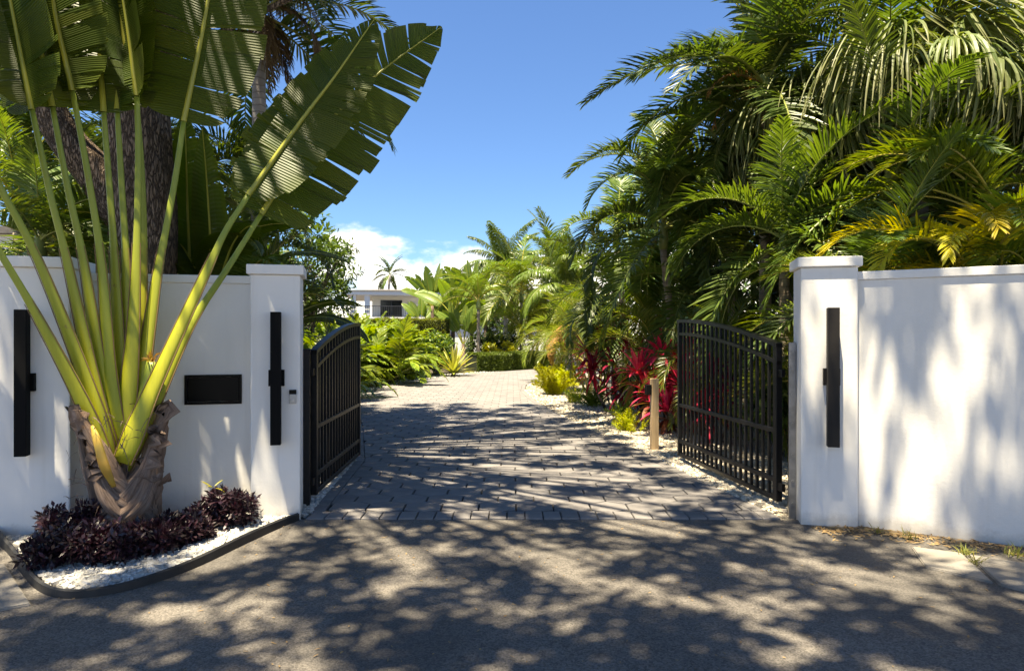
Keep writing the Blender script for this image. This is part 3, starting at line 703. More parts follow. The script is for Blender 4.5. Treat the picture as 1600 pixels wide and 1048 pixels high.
def crown(t, sp, c, n, scale, seed, lo=0, hi=5, az0=None, spread=2 * PI, tilt=.06, name='frond'):
    """n fronds about the point c of thing t, the inner ones steep, the outer ones hanging"""
    q = rs(seed); ms = frond_meshes(sp)
    for k in range(n):
        f = (k + .5) / n; e = lo + f * (hi - lo); i = int(np.clip(e, 0, 4.99))
        az = (az0 if az0 is not None else q.uniform(0, 6.28)) + (k * 2.399963 if spread > 6 else q.uniform(-.5, .5) * spread) + q.normal(0, .12)
        link(name, ms[i][q.randint(2)], t, c + np.array([0, 0, .12 * (1 - f)]) * scale, (q.normal(0, tilt), q.normal(0, tilt), az), scale * q.uniform(.85, 1.1))
def trunk_mesh(t, h, r0, r1, lean, m, name='trunk', seed=1, sides=12, base=(0, 0, 0)):
    q = rs(seed); z = np.linspace(-.08, h, 14); s = z / h
    P = np.c_[base[0] + lean[0] * s ** 1.5, base[1] + lean[1] * s ** 1.5, z]
    g = Geo(); r = np.interp(s, [0, .08, .2, 1], [r0 * 1.35, r0 * 1.1, r0, r1]); tube(g, P, r, sides, fn=lambda a, b: 1 + .04 * np.sin(b * 3 + a * 40))
    g.obj(name, m, t, True); return P[-1]
def palm(label, loc, h, sp, n, scale, seed, r=.085, lean=(0, 0), tm='trunk_pale', shaft=True, group='palms', lo=0, hi=5, name='palm_tree', z=0, extra=None):
    t = thing(name, label, 'palm tree', (loc[0], loc[1], -.05), 0, group)
    top = trunk_mesh(t, h, r, r * .8, lean, M[tm], seed=seed)
    if shaft:
        g = Geo(); zz = np.linspace(0, .55 * scale, 6); tube(g, np.c_[np.full(6, top[0]), np.full(6, top[1]), top[2] - .02 + zz], np.array([1.0, 1.25, 1.2, 1.0, .8, .45]) * r, 10); g.obj('crownshaft', M['crownshaft'], t, True)
    crown(t, sp, top + np.array([0, 0, .30 * scale if shaft else 0]), n, scale, seed, lo, hi)
    if extra: extra(t, top)
    return t
def clump(label, loc, stems, sp, scale, seed, spread=.5, hmax=1.5, per=5, group='clumping palms', extra=None, lo=0, hi=4.2, stem='cane', name='areca_palm'):
    q = rs(seed); t = thing(name, label, 'palm', (loc[0], loc[1], -.05), 0, group)
    for k in range(stems):
        a = q.uniform(0, 6.28); rr = spread * math.sqrt(q.rand()) ; h = q.uniform(.45, 1) * hmax
        top = trunk_mesh(t, h, .032, .026, (math.cos(a) * rr * .7, math.sin(a) * rr * .7), M[stem], 'stem', seed + k, 8, (math.cos(a) * rr, math.sin(a) * rr, 0))
        crown(t, sp, top, per, scale * q.uniform(.85, 1.1), seed * 7 + k, lo, hi)
    if extra: extra(t)
    return t

# ---- broad paddle leaves (traveller's palm, bird of paradise, banana)
def blade(g, path, W, normal, seed, tear=.35, m=0, droop=.25, n=46, seg=4, cup=.22, rib=1, ribw=.022, pw=.62):
    """path: midrib points from blade base to tip; normal: the way the leaf's upper side faces"""
    q = rs(seed); path = np.asarray(path, float); K = len(path); s = np.linspace(0, 1, K)
    f = lambda u, A_: np.stack([np.interp(u, s, A_[:, k]) for k in range(3)], -1)
    Tn = nrm(np.gradient(path, axis=0)); nor = np.asarray(normal, float)
    length = np.linalg.norm(np.diff(path, axis=0), axis=1).sum()
    hw = lambda u: W * np.clip(np.sin(np.clip(u, 0, 1) ** pw * PI), 0, 1) ** .55 * np.interp(u, [0, .03, .7, .9, 1], [.55, .9, 1, .86, .5])
    for sd in (-1, 1):
        k = 0
        while k < n:
            grp = 1 + int(q.exponential(2.2 / max(tear, .05))); grp = min(grp, n - k)
            u = np.linspace(k / n, (k + grp) / n, grp + 1); k += grp
            torn = q.rand() < .75
            dr = droop * q.uniform(.4, 1.6); da = q.normal(0, .05); shrink = (.995 if q.rand() < .6 else .965); lsc = q.uniform(.9, 1.03)
            B = f(u, path); T = nrm(f(u, Tn)); S_ = nrm(np.cross(T, nor[None])) * sd; N_ = nrm(np.cross(S_, T) * sd)
            uc = u.mean(); rows = []; tt = []
            ang = np.interp(u, [0, .5, .85, 1], [1.62, 1.22, .95, .5]) + da
            d = S_ * np.sin(ang)[:, None] + T * np.cos(ang)[:, None]
            P = B.copy(); w = hw(u) * lsc
            Pm = None
            for j in range(seg + 1):
                a = j / seg
                x = u if Pm is None else u
                cen = P.mean(0)
                rows.append(cen + (P - cen) * (1 - (1 - shrink) * a * 1.2)); tt.append(u * n * 1.5)
                lift = cup * (1 - 2.2 * a) + q.normal(0, .015)
                P = P + (d + N_ * lift + np.array([0, 0, -1.0]) * dr * a) * (w / seg)[:, None]
            V = np.stack(rows, 0).reshape(-1, 3); c = grp + 1
            i, j = np.meshgrid(np.arange(seg), np.arange(grp), indexing='ij')
            g.add(V, np.stack([i * c + j, i * c + j + 1, (i + 1) * c + j + 1, (i + 1) * c + j], -1).reshape(-1, 4), np.clip(q.normal(.3, .18) + np.repeat((np.arange(seg + 1) / seg) ** 4, c) * .4, 0, 1), np.concatenate(tt), m)
    tube(g, path, np.interp(s, [0, 1], [ribw, .004]), 6, m=rib, cap=False, v=.6)
PADDLE = {}
def paddle_meshes(kind):
    """leaf with stalk, starts at the origin toward +X/up; several elevations"""
    if kind in PADDLE: return PADDLE[kind]
    p = {'strelitzia': dict(L=2.4, pet=.40, W=.36, el=[(88, 80), (82, 66), (75, 45), (66, 20), (55, -10)], tear=.5, m='blade_light'),
         'banana': dict(L=2.3, pet=.18, W=.30, el=[(85, 62), (72, 20), (60, -25), (48, -60), (30, -80)], tear=.7, m='blade')}[kind]
    out = []; q = rs(hash_(kind) % 999)
    for (e0, e1) in p['el']:
        row = []
        for var in range(2):
            P, s = rachis_path(p['L'], R(e0), R(e1 + q.uniform(-8, 8)), 22, 1.4, q.uniform(-.15, .15)); k = int(22 * p['pet'])
            g = Geo(); tube(g, P[:k + 1], np.linspace(.035, .02, k + 1), 6, m=1, cap=False)
            up = np.array([-math.sin(R((e0 + e1) / 2)), q.uniform(-.5, .5) if kind == 'banana' else (1.5 if var else -1.3), math.cos(R((e0 + e1) / 2))])
            blade(g, P[k:], p['W'], up, q.randint(9999), p['tear'], n=26, seg=3, droop=.45)
            row.append(g.mesh('leaf', [M[p['m']], M['midrib']]))
        out.append(row)
    PADDLE[kind] = out; return out
def paddle_plant(name, label, cat, loc, kind, stems, seed, group, fan=None, trunk='fibre'):
    """stems: (dx, dy, height, n leaves, scale)"""
    q = rs(seed); t = thing(name, label, cat, (loc[0], loc[1], -.05), 0, group); ms = paddle_meshes(kind)
    for (dx, dy, h, n, sc_) in stems:
        top = trunk_mesh(t, h, .09 * sc_ + .03, .07 * sc_ + .02, (q.normal(0, .12), q.normal(0, .12)), M[trunk], 'stem', seed, 10, (dx, dy, 0))
        a0 = q.uniform(0, 3.14) if fan is None else fan
        for k in range(n):
            f = abs((k + .5) / n - .5) * 2; i = int(np.clip(f * 5 + q.normal(0, .4), 0, 4.9))
            az = a0 + (PI if k < n / 2 else 0) + q.normal(0, .35)
            if kind == 'banana': az = k * 2.4 + a0
            link('leaf', ms[i][q.randint(2)], t, top - np.array([0, 0, .1]), (q.normal(0, .08), q.normal(0, .08), az), sc_ * q.uniform(.85, 1.1))
    return t

# ---- leafy shrubs and trees
def leaf_cloud(g, centers, radii, n, ll, lw, q, m=0, droop=.2, up=.5, shell=.55, flat=.8, segs=2):
    """n leaves spread through each of several clumps"""
    k = len(centers); c = np.repeat(np.arange(k), n); N_ = len(c)
    d = nrm(q.normal(0, 1, (N_, 3))); r = (shell + (1 - shell) * q.rand(N_)) * q.uniform(.75, 1.1, N_)
    base = np.asarray(centers)[c] + d * (np.asarray(radii)[c] * r)[:, None] * np.array([1, 1, flat])
    dirs = nrm(d + q.normal(0, .75, (N_, 3)) + np.array([0, 0, up - .35]))
    upv = nrm(q.normal(0, .5, (N_, 3)) + np.array([0, 0, 1.0]))
    strips(g, base, dirs, upv, ll * q.uniform(.6, 1.3, N_), lw * q.uniform(.7, 1.2, N_), droop, segs, prof=lambda s: math.sin(min(s * .93 + .06, 1) * PI) ** .8 + .02, v=q.rand(N_), m=m)
def bush(name, label, cat, loc, size, clumps, n, ll, lw, m, seed, group=None, z0=.15, mix=None):
    q = rs(seed); t = thing(name, label, cat, (loc[0], loc[1], -.03), 0, group)
    a = q.uniform(0, 6.28, clumps); r = np.sqrt(q.rand(clumps)) * .75; zz = q.rand(clumps)
    rr = q.uniform(.26, .42, clumps) * min(size[0], size[1], size[2] * 1.2)
    cs = np.c_[np.cos(a) * r * size[0], np.sin(a) * r * size[1], z0 + (size[2] - z0) * (.2 + .62 * zz * (1 - .45 * r))]
    g = Geo(); leaf_cloud(g, cs, rr, n, ll, lw, q)
    if mix:
        sel = q.rand(clumps) < .45
        if sel.any(): leaf_cloud(g, cs[sel], rr[sel] * 1.05, max(4, n // 2), ll, lw, q, m=1)
    stuff(g.obj('foliage', [M[m], M[mix or m]], t))
    g = Geo()
    for c in cs: tube(g, curve([(c[0] * .15, c[1] * .15, -.02), (c[0] * .5, c[1] * .5, c[2] * .55), c], 6), np.linspace(.012, .004, 6) * max(1, size[2]), 5, cap=False)
    stuff(g.obj('stems', M['bark_grey'], t)); return t
def tree(label, loc, trunk_pts, trunk_r, clumps, rad, n, ll, lw, m, bark, seed, group=None, name='broadleaf_tree', limbs=True, flat=.7):
    """clumps: (k,3) leaf-clump centres in the tree's own space"""
    q = rs(seed); t = thing(name, label, 'tree', (loc[0], loc[1], -.05), 0, group)
    P = curve(trunk_pts, 24); rr = np.interp(np.linspace(0, 1, 24), np.linspace(0, 1, len(trunk_r)), trunk_r)
    g = Geo(); tube(g, P, rr, 28, fn=lambda a, b: 1 + .05 * np.sin(b * 5 + a * 3) + .04 * np.sin(b * 11 - a * 7) + .02 * np.sin(b * 23 + a * 31)); g.obj('trunk', M[bark], t, True)
    cl = np.asarray(clumps, float)
    if limbs:
        g = Geo()
        for c in cl:
            b = P[int(q.uniform(.7, .98) * 23)]; mid = b + (c - b) * .5 + q.normal(0, .25, 3) + np.array([0, 0, .1]); ln = np.linalg.norm(c - b)
            tube(g, curve([b, mid, c], 9), np.linspace(min(.008 * ln + .006, .05), .006, 9), 5, cap=False)
        stuff(g.obj('limbs', M[bark], t, True))
    g = Geo(); leaf_cloud(g, cl, np.broadcast_to(rad, (len(cl),)) * q.uniform(.7, 1.3, len(cl)), n, ll, lw, q, shell=.15, flat=flat, up=.2)
    stuff(g.obj('crown', M[m], t)); return t
def hedge(label, p0, p1, wid, h, m, seed, dens=900):
    q = rs(seed); d = np.array(p1) - np.array(p0); ln = np.linalg.norm(d); rz = math.atan2(d[1], d[0])
    t = thing('clipped_hedge', label, 'hedge', (p0[0], p0[1], -.05), rz)
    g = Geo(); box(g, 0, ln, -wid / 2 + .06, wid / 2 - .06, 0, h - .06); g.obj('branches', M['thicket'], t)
    n = int(dens * ln); f = q.rand(n); x = np.clip(q.uniform(-.3, ln + .3, n), 0, ln); wob = .025 * np.sin(x * 5.1) + .02 * np.sin(x * 13 + 1)
    y = np.where(f < .4, q.uniform(-wid / 2, wid / 2, n), np.where(f < .85, -wid / 2, wid / 2)); z = np.where(f < .4, h, q.uniform(.02, h, n))
    nn = np.where((f < .4)[:, None], [[0, 0, 1]], np.where((f < .85)[:, None], [[0, -1, 0]], [[0, 1, 0]]))
    B = np.c_[x, y, z] + nn * (q.normal(-.015, .025, n) + wob)[:, None]
    g = Geo(); strips(g, B, nn + q.normal(0, .7, (n, 3)), q.normal(0, 1, (n, 3)) + [0, 0, .6], .055 * q.uniform(.7, 1.3, n), .03, .2, 2, prof=lambda s: math.sin(min(s * .93 + .06, 1) * PI) + .02, v=q.rand(n))
    stuff(g.obj('foliage', M[m], t)); return t
def rosette(g, c, n, ll, lw, q, m=0, lo=5, hi=80, droop=.7, segs=4, fold=.3):
    a = np.arange(n) * 2.39996 + q.normal(0, .15, n); e = np.radians(np.linspace(lo, hi, n) + q.normal(0, 6, n))
    d = np.c_[np.cos(a) * np.cos(e), np.sin(a) * np.cos(e), np.sin(e)]
    strips(g, np.tile(c, (n, 1)) + d * .02, d, np.tile([0, 0, 1.0], (n, 1)) + q.normal(0, .1, (n, 3)), ll * q.uniform(.75, 1.12, n), lw, droop * (1 - np.linspace(0, .8, n)), segs, fold=fold, v=q.rand(n), m=m)
def cordyline(label, loc, heads, ll, lw, m, seed, m2='bronze_leaf'):
    """heads: (dx, dy, z, n)"""
    q = rs(seed); t = thing('cordyline', label, 'plant', (loc[0], loc[1], -.03), 0, 'red cordylines by the driveway')
    for (dx, dy, z, n) in heads:
        g = Geo(); P = curve([(dx * .3, dy * .3, -.02), (dx * .8, dy * .8, z * .5), (dx, dy, z)], 8); tube(g, P, np.linspace(.02, .014, 8), 6); g.obj('stem', M['bark_grey'], t, True)
        g = Geo(); rosette(g, P[-1], n, ll, lw, q, 0, -15, 82, 1.1)
        if m2: rosette(g, P[-1] - np.array([0, 0, .12]), n // 2, ll * .95, lw * .9, q, 1, -55, 10, 1.3)
        g.obj('leaf_head', [M[m], M[m2 or m]], t)
    return t
def foxtail_fern(label, loc, n, h, m, seed, group='foxtail ferns among the pebbles'):
    q = rs(seed); t = thing('foxtail_fern', label, 'plant', (loc[0], loc[1], -.03), 0, group)
    for k in range(n):
        a = q.uniform(0, 6.28); e0 = q.uniform(45, 88); L_ = h * q.uniform(.65, 1.1)
        P, s = rachis_path(L_, R(e0), R(e0 - q.uniform(5, 60)), 10); P[:, 2] += .02
        ca, sa = math.cos(a), math.sin(a); off = q.normal(0, .16 * h, 2); P = np.c_[P[:, 0] * ca + off[0], P[:, 0] * sa + off[1], P[:, 2]]
        g = Geo(); tube(g, P, np.linspace(.006, .002, 10), 4, cap=False)
        nn = int(110 * L_ / .5); u = q.uniform(.1, 1, nn); B = np.stack([np.interp(u, s, P[:, i]) for i in range(3)], -1)
        T = nrm(P[-1] - P[0]); d = nrm(q.normal(0, 1, (nn, 3))) + T * .9
        strips(g, B, d, q.normal(0, 1, (nn, 3)), .085 * h / .5 * np.interp(u, [0, .3, .8, 1], [.6, 1, .8, .35]), .012 * h / .5, 0, 1, prof=lambda s_: 1 - .75 * s_, v=np.clip(q.normal(.5, .25, nn), 0, 1))
        stuff(g.obj('plume', M[m], t))
    return t
def ribbon_palm_leaf(seed, rad=.55, n=58, hang=.75):
    """fan leaf whose divided tips hang like ribbons"""
    q = rs(seed); g = Geo(); P, s = rachis_path(1.1, R(50), R(5), 10); tube(g, P, np.linspace(.02, .012, 10), 5, m=1, cap=False)
    c = P[-1]; th = np.linspace(-2.6, 2.6, n) + q.normal(0, .05, n); d = np.c_[np.cos(th), np.sin(th), .12 + .25 * np.cos(th) + q.normal(0, .08, n)]
    ln = (rad + hang) * q.uniform(.7, 1.2, n)
    strips(g, np.tile(c, (n, 1)), d, np.tile([0, 0, 1.0], (n, 1)) + q.normal(0, .15, (n, 3)), ln, q.uniform(.035, .06, n), q.uniform(2.6, 5.0, n), 9, prof=lambda s_: min(.12 + 3.2 * s_, 1.0) * (1 - .8 * max(0, s_ - .3) / .7), fold=.3, v=q.rand(n))
    return g.mesh('fan_leaf', [M['ribbon'], M['rachis']])

# ================================================================== traveller's palm in the bed
def traveller():
    C0 = np.array([-3.17, 5.5, 0])
    t = thing('traveller_palm', 'huge fan-shaped palm with broad leaves on yellow-green stalks before the wall', 'palm tree', C0 + [0, 0, -.02])
    q = rs(21); off = np.array(t.location)
    def W(p, Y): return at(p[0], p[1], Y + (p[0] - 185) * .0019) - off       # the fan stands parallel to the wall
    # trunk
    g = Geo(); P = curve([(.02, 0, -.05), (0, 0, .15), (-.02, 0, .35), (-.02, 0, .62)], 16)
    tube(g, P, np.interp(np.linspace(0, 1, 16), [0, .3, .7, 1], [.225, .195, .19, .15]), 26, flat=.8, fn=lambda a, b: 1 + .05 * np.sin(b * 7 + a * 9) + .04 * np.sin(b * 17 - a * 23))
    tr = g.obj('trunk', M['fibre'], t, True)
    # dry sheaths wrapped crosswise over the trunk, ragged ends
    sh = [((215, 815), (180, 760), (130, 690), (97, 640), 5.24, .085), ((165, 820), (205, 765), (240, 700), (264, 630), 5.25, .080),
          ((240, 800), (200, 775), (150, 735), (112, 668), 5.22, .075), ((150, 805), (185, 780), (225, 735), (252, 672), 5.21, .085),
          ((235, 815), (200, 795), (160, 770), (132, 712), 5.19, .070), ((150, 818), (190, 800), (222, 770), (246, 705), 5.18, .075),
          ((205, 820), (170, 800), (148, 772), (138, 735), 5.17, .065), ((180, 815), (210, 800), (232, 775), (247, 745), 5.17, .065),
          ((140, 818), (134, 780), (120, 720), (104, 655), 5.36, .060), ((242, 815), (246, 780), (252, 720), (262, 650), 5.38, .060),
          ((238, 812), (240, 795), (246, 775), (254, 750), 5.27, .045), ((170, 815), (195, 785), (215, 750), (236, 715), 5.20, .05)]
    sh = [tuple((188 + (p[0] - 188) * .86, p[1]) for p in (a, b, c, d)) + (Y, w * .74) for (a, b, c, d, Y, w) in sh]
    for j, (a, b, c, d, Y, w) in enumerate(sh):
        P = curve([W(a, Y + .04), W(b, Y), W(c, Y + .02), W(d, Y + .06)], 22); T = nrm(np.gradient(P, axis=0)); side = nrm(np.cross(T, [0, 1.0, 0])); nb = 6
        V = []; s = np.linspace(0, 1, 22)
        for k in range(22):
            ww = w * np.interp(s[k], [0, .15, .6, .9, 1], [.7, 1, 1.0, .75, .25])
            for i in range(nb):
                u = i / (nb - 1) * 2 - 1
                jag = (.009 * math.sin(k * .45 + j) + q.normal(0, .0025)) * (abs(u) > .9) + (q.normal(0, .04) if k > 18 else 0)
                V.append(P[k] + side[k] * (ww * u + jag) + np.array([0, .05 * u * u + .006 * math.sin(u * 9 + j), 0]) + T[k] * (q.normal(0, .03) if k == 21 else 0))
        V = np.array(V); Vb = V + [0, .018, 0]; n = len(V)
        i, k = np.meshgrid(np.arange(21), np.arange(nb - 1), indexing='ij'); Q = np.stack([i * nb + k, i * nb + k + 1, (i + 1) * nb + k + 1, (i + 1) * nb + k], -1).reshape(-1, 4)
        g = Geo(); vv = np.repeat(s * .35, nb); tt = np.tile(np.linspace(0, 1.6, nb), 22) + j * 3.1; g.add(V, Q, vv, tt); g.add(Vb, Q[:, ::-1], vv, tt); g.obj('dry_sheath', M['sheath'], tr, True)
    # dangling fibres
    g = Geo(); n = 70; B = np.array([W((q.uniform(100, 262), q.uniform(630, 800)), 5.2 + q.rand() * .1) for _ in range(n)])
    strips(g, B, q.normal(0, 1, (n, 3)) + [0, -.2, -.3], q.normal(0, 1, (n, 3)), q.uniform(.05, .22, n), .008, 1.2, 4, prof=lambda s: 1 - .7 * s, v=q.rand(n)); stuff(g.obj('loose_fibres', M['fibre'], tr))
    # stalks: pixel-traced fan, from the outer old leaves to the young middle ones
    LV = [  # petiole control points, blade control points, depth, half width, tilt
        ([(172, 752), (135, 640), (62, 500), (0, 395), (-70, 275)], [(-70, 275), (-170, 110), (-300, -120)], 5.36, .50, (-.5, -1, .2), -.1),
        ([(174, 742), (146, 625), (66, 420), (0, 292), (-50, 190)], [(-50, 190), (-110, 40), (-210, -230)], 5.40, .50, (-.6, -1, .1), .25),
        ([(177, 728), (152, 620), (108, 420), (80, 310), (50, 172)], [(50, 172), (20, 20), (-40, -280)], 5.43, .50, (-.5, -1, .1), .1),
        ([(180, 712), (160, 600), (133, 420), (105, 290), (82, 168)], [(82, 168), (52, 0), (30, -300)], 5.47, .46, (.7, -1, .1), .3),
        ([(184, 698), (172, 590), (160, 420), (135, 260), (113, 142)], [(113, 142), (80, -30), (70, -330)], 5.45, .50, (-.3, -1, .2), -.15),
        ([(188, 690), (186, 560), (180, 420), (170, 280), (162, 176)], [(162, 176), (152, 0), (150, -300)], 5.52, .50, (.35, -1, .2), .25),
        ([(190, 684), (195, 560), (197, 420), (190, 290), (183, 172)], [(183, 172), (178, 0), (210, -290)], 5.54, .48, (-.4, -1, .3), .4),
        ([(192, 690), (206, 560), (213, 420), (216, 250), (214, 150)], [(214, 150), (196, 20), (150, -260)], 5.44, .40, (-1.2, -1, .2), -.1),
        ([(194, 696), (215, 545), (224, 420), (222, 280), (212, 140)], [(212, 140), (190, 30), (172, -240)], 5.57, .36, (1.2, -.8, .2), .1),
        ([(194, 708), (226, 560), (248, 420), (272, 290), (287, 190)], [(287, 190), (325, 0), (352, -230)], 5.46, .54, (.15, -1, -.05), -.1),
        ([(192, 722), (238, 610), (325, 420), (352, 362), (388, 305)], [(388, 305), (470, 190), (526, 116), (585, 30)], 5.28, .44, (-.25, -1, .15), -.15),
        ([(189, 736), (245, 620), (300, 505), (355, 420), (408, 335)], [(408, 335), (474, 236), (580, 125), (690, 42)], 5.44, .56, (.1, -1, -.25), .2),
        ([(186, 748), (232, 660), (258, 600), (300, 520), (345, 430)], None, 5.33, 0, None, 0)]
    for j, (pp, bb, Y, hw, nor, ty) in enumerate(LV):
        if bb is None: continue
        P = curve([W(p, Y) for p in pp], 26); s = np.linspace(0, 1, 26)
        g = Geo(); tube(g, P, np.interp(s, [0, .1, .3, .6, 1], [.070, .081, .054, .029, .022]), 12, flat=.55, v=q.rand(), fn=lambda a, b: 1 + .10 * np.cos(b * 2) * (1 - a))
        so = g.obj('leaf_stalk', M['stalk'], t, True)
        # brown papery margins along the lower stalk
        T, A_, B_ = frames(P)
        for sd in (-1, 1):
            r_ = np.interp(s, [0, .1, .3, .6, 1], [.070, .081, .054, .029, .022]); k = 15
            g = Geo(); tube(g, (P + A_ * (sd * r_ * 1.04)[:, None] + np.array([0, -.012, 0]))[:k], np.linspace(.007, .003, k), 5, cap=False, v=.5); g.obj('dry_margin', M['rachis_b'], so, True)
        K = len(bb); Pb = curve([W(p, Y + ty * (i / (K - 1)) ** 1.3) for i, p in enumerate(bb)], 26)
        g = Geo(); blade(g, Pb, hw, np.array(nor) * -1.0 * np.array([1, 1, 1]), 100 + j, tear=1.1 if j in (10, 11) else .6, n=72, seg=5, droop=.22, cup=.16, ribw=.026)
        bo = g.obj('leaf_blade', [M['blade'], M['midrib']], so, True)
    # cut stub and the orange old sheath
    g = Geo(); P = curve([W((194, 712), 5.40), W((222, 635), 5.40), (W((238, 565), 5.40))], 12); tube(g, P, np.linspace(.075, .045, 12), 10, flat=.6); st = g.obj('cut_stalk', M['stalk'], t, True)
    g = Geo(); n = 26; strips(g, np.tile(P[-1], (n, 1)) + q.normal(0, .018, (n, 3)), q.normal(0, .5, (n, 3)) + [0, 0, .8], q.normal(0, 1, (n, 3)), q.uniform(.03, .09, n), .02, .6, 2, v=q.rand(n)); stuff(g.obj('frayed_end', M['rust'], st))
    g = Geo(); P = curve([W((178, 760), 5.20), W((162, 725), 5.19), W((152, 690), 5.23), W((144, 665), 5.28)], 12); tube(g, P, np.interp(np.linspace(0, 1, 12), [0, .3, .8, 1], [.02, .042, .03, .012]), 10, flat=.5); g.obj('old_sheath', M['stalk_old'], t, True)
traveller()

# purple shrubs in the bed
for i, (px, py, w, h, lab) in enumerate((
        (88, 898, .27, .38, 'dark purple shrub at the left end of the pebble bed'),
        (150, 892, .27, .33, 'dark purple shrub left of the fan palm trunk'),
        (215, 876, .26, .27, 'dark purple shrub in front of the fan palm trunk'),
        (272, 858, .24, .30, 'dark purple shrub right of the fan palm trunk'),
        (342, 836, .28, .40, 'rounded dark purple shrub under the mailbox, nearest the gate pillar'),
        (98, 866, .25, .44, 'dark purple shrub against the left wall behind the front row'))):
    c = gnd(px, py) + np.array([0, .12]); bush('purple_shrub', lab, 'shrub', c, (w, w, h), 34, 95, .050, .023, 'purple', 60 + i, 'purple shrubs in the pebble bed', .04)
g = Geo(); rosette(g, np.array([0, 0, .0]), 5, .09, .03, rs(4), 0, 0, 40); y_ = gnd(322, 838) + np.array([0, .1])
tag(link('fallen_leaf', g.mesh('fallen_leaf', M['croton']), None, (y_[0] + .02, y_[1] - .02, .37)), 'small yellow fallen leaf lying on the rounded purple shrub', 'leaf')

# ================================================================== trees that shade the gate
def canopy(loc, inside, step, seed):
    """leaf clumps spread evenly, with small gaps, over the part of the street the tree hangs over"""
    q = rs(seed); out = []
    for x in np.arange(-8.5, 8.5, step):
        for y in np.arange(-5.5, 14.5, step):
            p = np.array([x, y, 0]) + np.append(q.uniform(-.42, .42, 2) * step, 0)
            if not inside(p[0], p[1]) or q.rand() < .12: continue
            p[2] = q.uniform(9.0, 10.4) if p[1] < 8 else q.uniform(10.4, 11.6)
            out.append(p - [loc[0], loc[1], -.05])
    return out
L1 = (-4.55, 8.3)
oak = tree('large tree with furrowed brown bark rising behind the left wall', L1, [(0, 0, -.1), (.02, 0, 1.5), (.05, .0, 3.4), (-.05, -.1, 5.2), (-.1, -.4, 7.6)], [.46, .385, .36, .355, .32],
     canopy(L1, lambda x, y: -7.6 < x < 2.2 and y > .6 - .1 * x and y < 13.6 - .12 * abs(x + 2) ** 1.5, .57, 31), .37, 130, .15, .075, 'canopy', 'bark', 32, name='shade_tree')
g = Geo(); P = curve([(-.1, 0, 3.1), (-.45, -.1, 3.6), (-.7, -.25, 3.95), (-.95, -.4, 4.6), (-1.2, -.6, 5.8), (-1.5, -1.0, 7.6)], 24)
tube(g, P, np.interp(np.linspace(0, 1, 24), [0, .2, .5, 1], [.27, .23, .18, .12]), 20, fn=lambda a, b: 1 + .06 * np.sin(b * 5 + a * 9)); g.obj('branch', M['bark'], oak, True)
L2 = (7.5, -3.5)
tree('tall broadleaf tree across the street behind the viewpoint', L2, [(0, 0, -.1), (-.1, .1, 3), (-.3, .4, 6), (-.8, 1.0, 8.6)], [.42, .34, .30, .2],
     canopy(L2, lambda x, y: x < 7.5 and (-4.5 < y <= 1.6 - .1 * x or (x >= 2.0 and -4.5 < y < 6.2)) and x > -6.5 + .12 * (y + 1) ** 2, .50, 41), .38, 150, .15, .075, 'canopy', 'bark_grey', 42, name='shade_tree')

# ================================================================== left, behind the wall
def dead_skirt(t, top): crown(t, 'dead', top + np.array([0, 0, .1]), 16, .8, 77, 0, 5)
palm('tall grey-trunked palm with dark hanging fronds at the top left', (-4.15, 11.2), 6.9, 'foxtail', 14, 1.15, 51, .13, tm='trunk_grey', shaft=False, extra=dead_skirt, lo=.5)
palm('sunlit palm at the left frame edge behind the wall', (-7.6, 10.5), 3.3, 'lit', 13, .85, 52, .08)
palm('drooping palm left of the furrowed tree trunk', (-6.1, 10.2), 2.9, 'adonidia', 14, .95, 53, .08)
palm('palm with feathery fronds low behind the left wall', (-5.6, 9.0), 1.7, 'lit', 11, .75, 54, .07)
palm('palm glimpsed between the tree trunk and the broad leaves', (-4.0, 11.0), 2.7, 'adonidia', 13, .8, 55, .08)
palm('small palm behind the mailbox wall', (-3.55, 9.2), 1.6, 'lit', 11, .7, 56, .06)
paddle_plant('banana_plant', 'dark banana plant right of the furrowed tree trunk', 'plant', (-3.85, 9.4), 'banana', [(0, -.5, 2.0, 10, .95), (.3, .3, 1.5, 9, .85), (-.4, -.2, 2.4, 9, .9)], 57, 'banana plants', trunk='cane')
paddle_plant('banana_plant', 'banana plant with a torn leaf drooping over the open left gate leaf', 'plant', (-3.0, 9.0), 'banana', [(0, 0, .45, 8, .55)], 58, 'banana plants', trunk='cane')
paddle_plant('banana_plant', 'banana plant behind the left frame edge lamp pillar', 'plant', (-6.9, 8.6), 'banana', [(0, 0, 1.3, 7, .9)], 59, 'banana plants', trunk='cane')
palm('dark palm between the furrowed trunk and the grey palm trunk', (-4.75, 12.6), 4.3, 'adonidia', 16, .85, 66, .08)
palm('dense palm filling the gap beside the furrowed trunk', (-6.4, 11.4), 4.6, 'adonidia', 18, .95, 67, .08)
palm('palm at the far left frame edge above the lamp pillar', (-8.2, 11.6), 4.6, 'adonidia', 18, 1.0, 68, .08)
palm('sunlit palm between the lamp pillar and the furrowed trunk', (-6.9, 12.5), 3.9, 'lit', 14, .95, 64, .08)
palm('drooping palm close behind the far left pillar', (-5.75, 8.3), 2.5, 'adonidia', 13, .75, 65, .07)
bush('leafy_shrub', 'broad-leaved green shrub low behind the far left pillar', 'shrub', (-5.6, 7.9), (1.2, .7, 2.2), 40, 60, .14, .08, 'bush', 61, 'leafy shrubs')
bush('leafy_shrub', 'green shrub behind the mailbox wall', 'shrub', (-3.9, 7.6), (.9, .5, 2.3), 34, 60, .13, .07, 'bush', 62, 'leafy shrubs')
bush('leafy_shrub', 'green shrub behind the left gate pillar', 'shrub', (-2.95, 7.6), (.5, .5, 1.9), 26, 60, .12, .06, 'bush', 63, 'leafy shrubs')
q = rs(71)
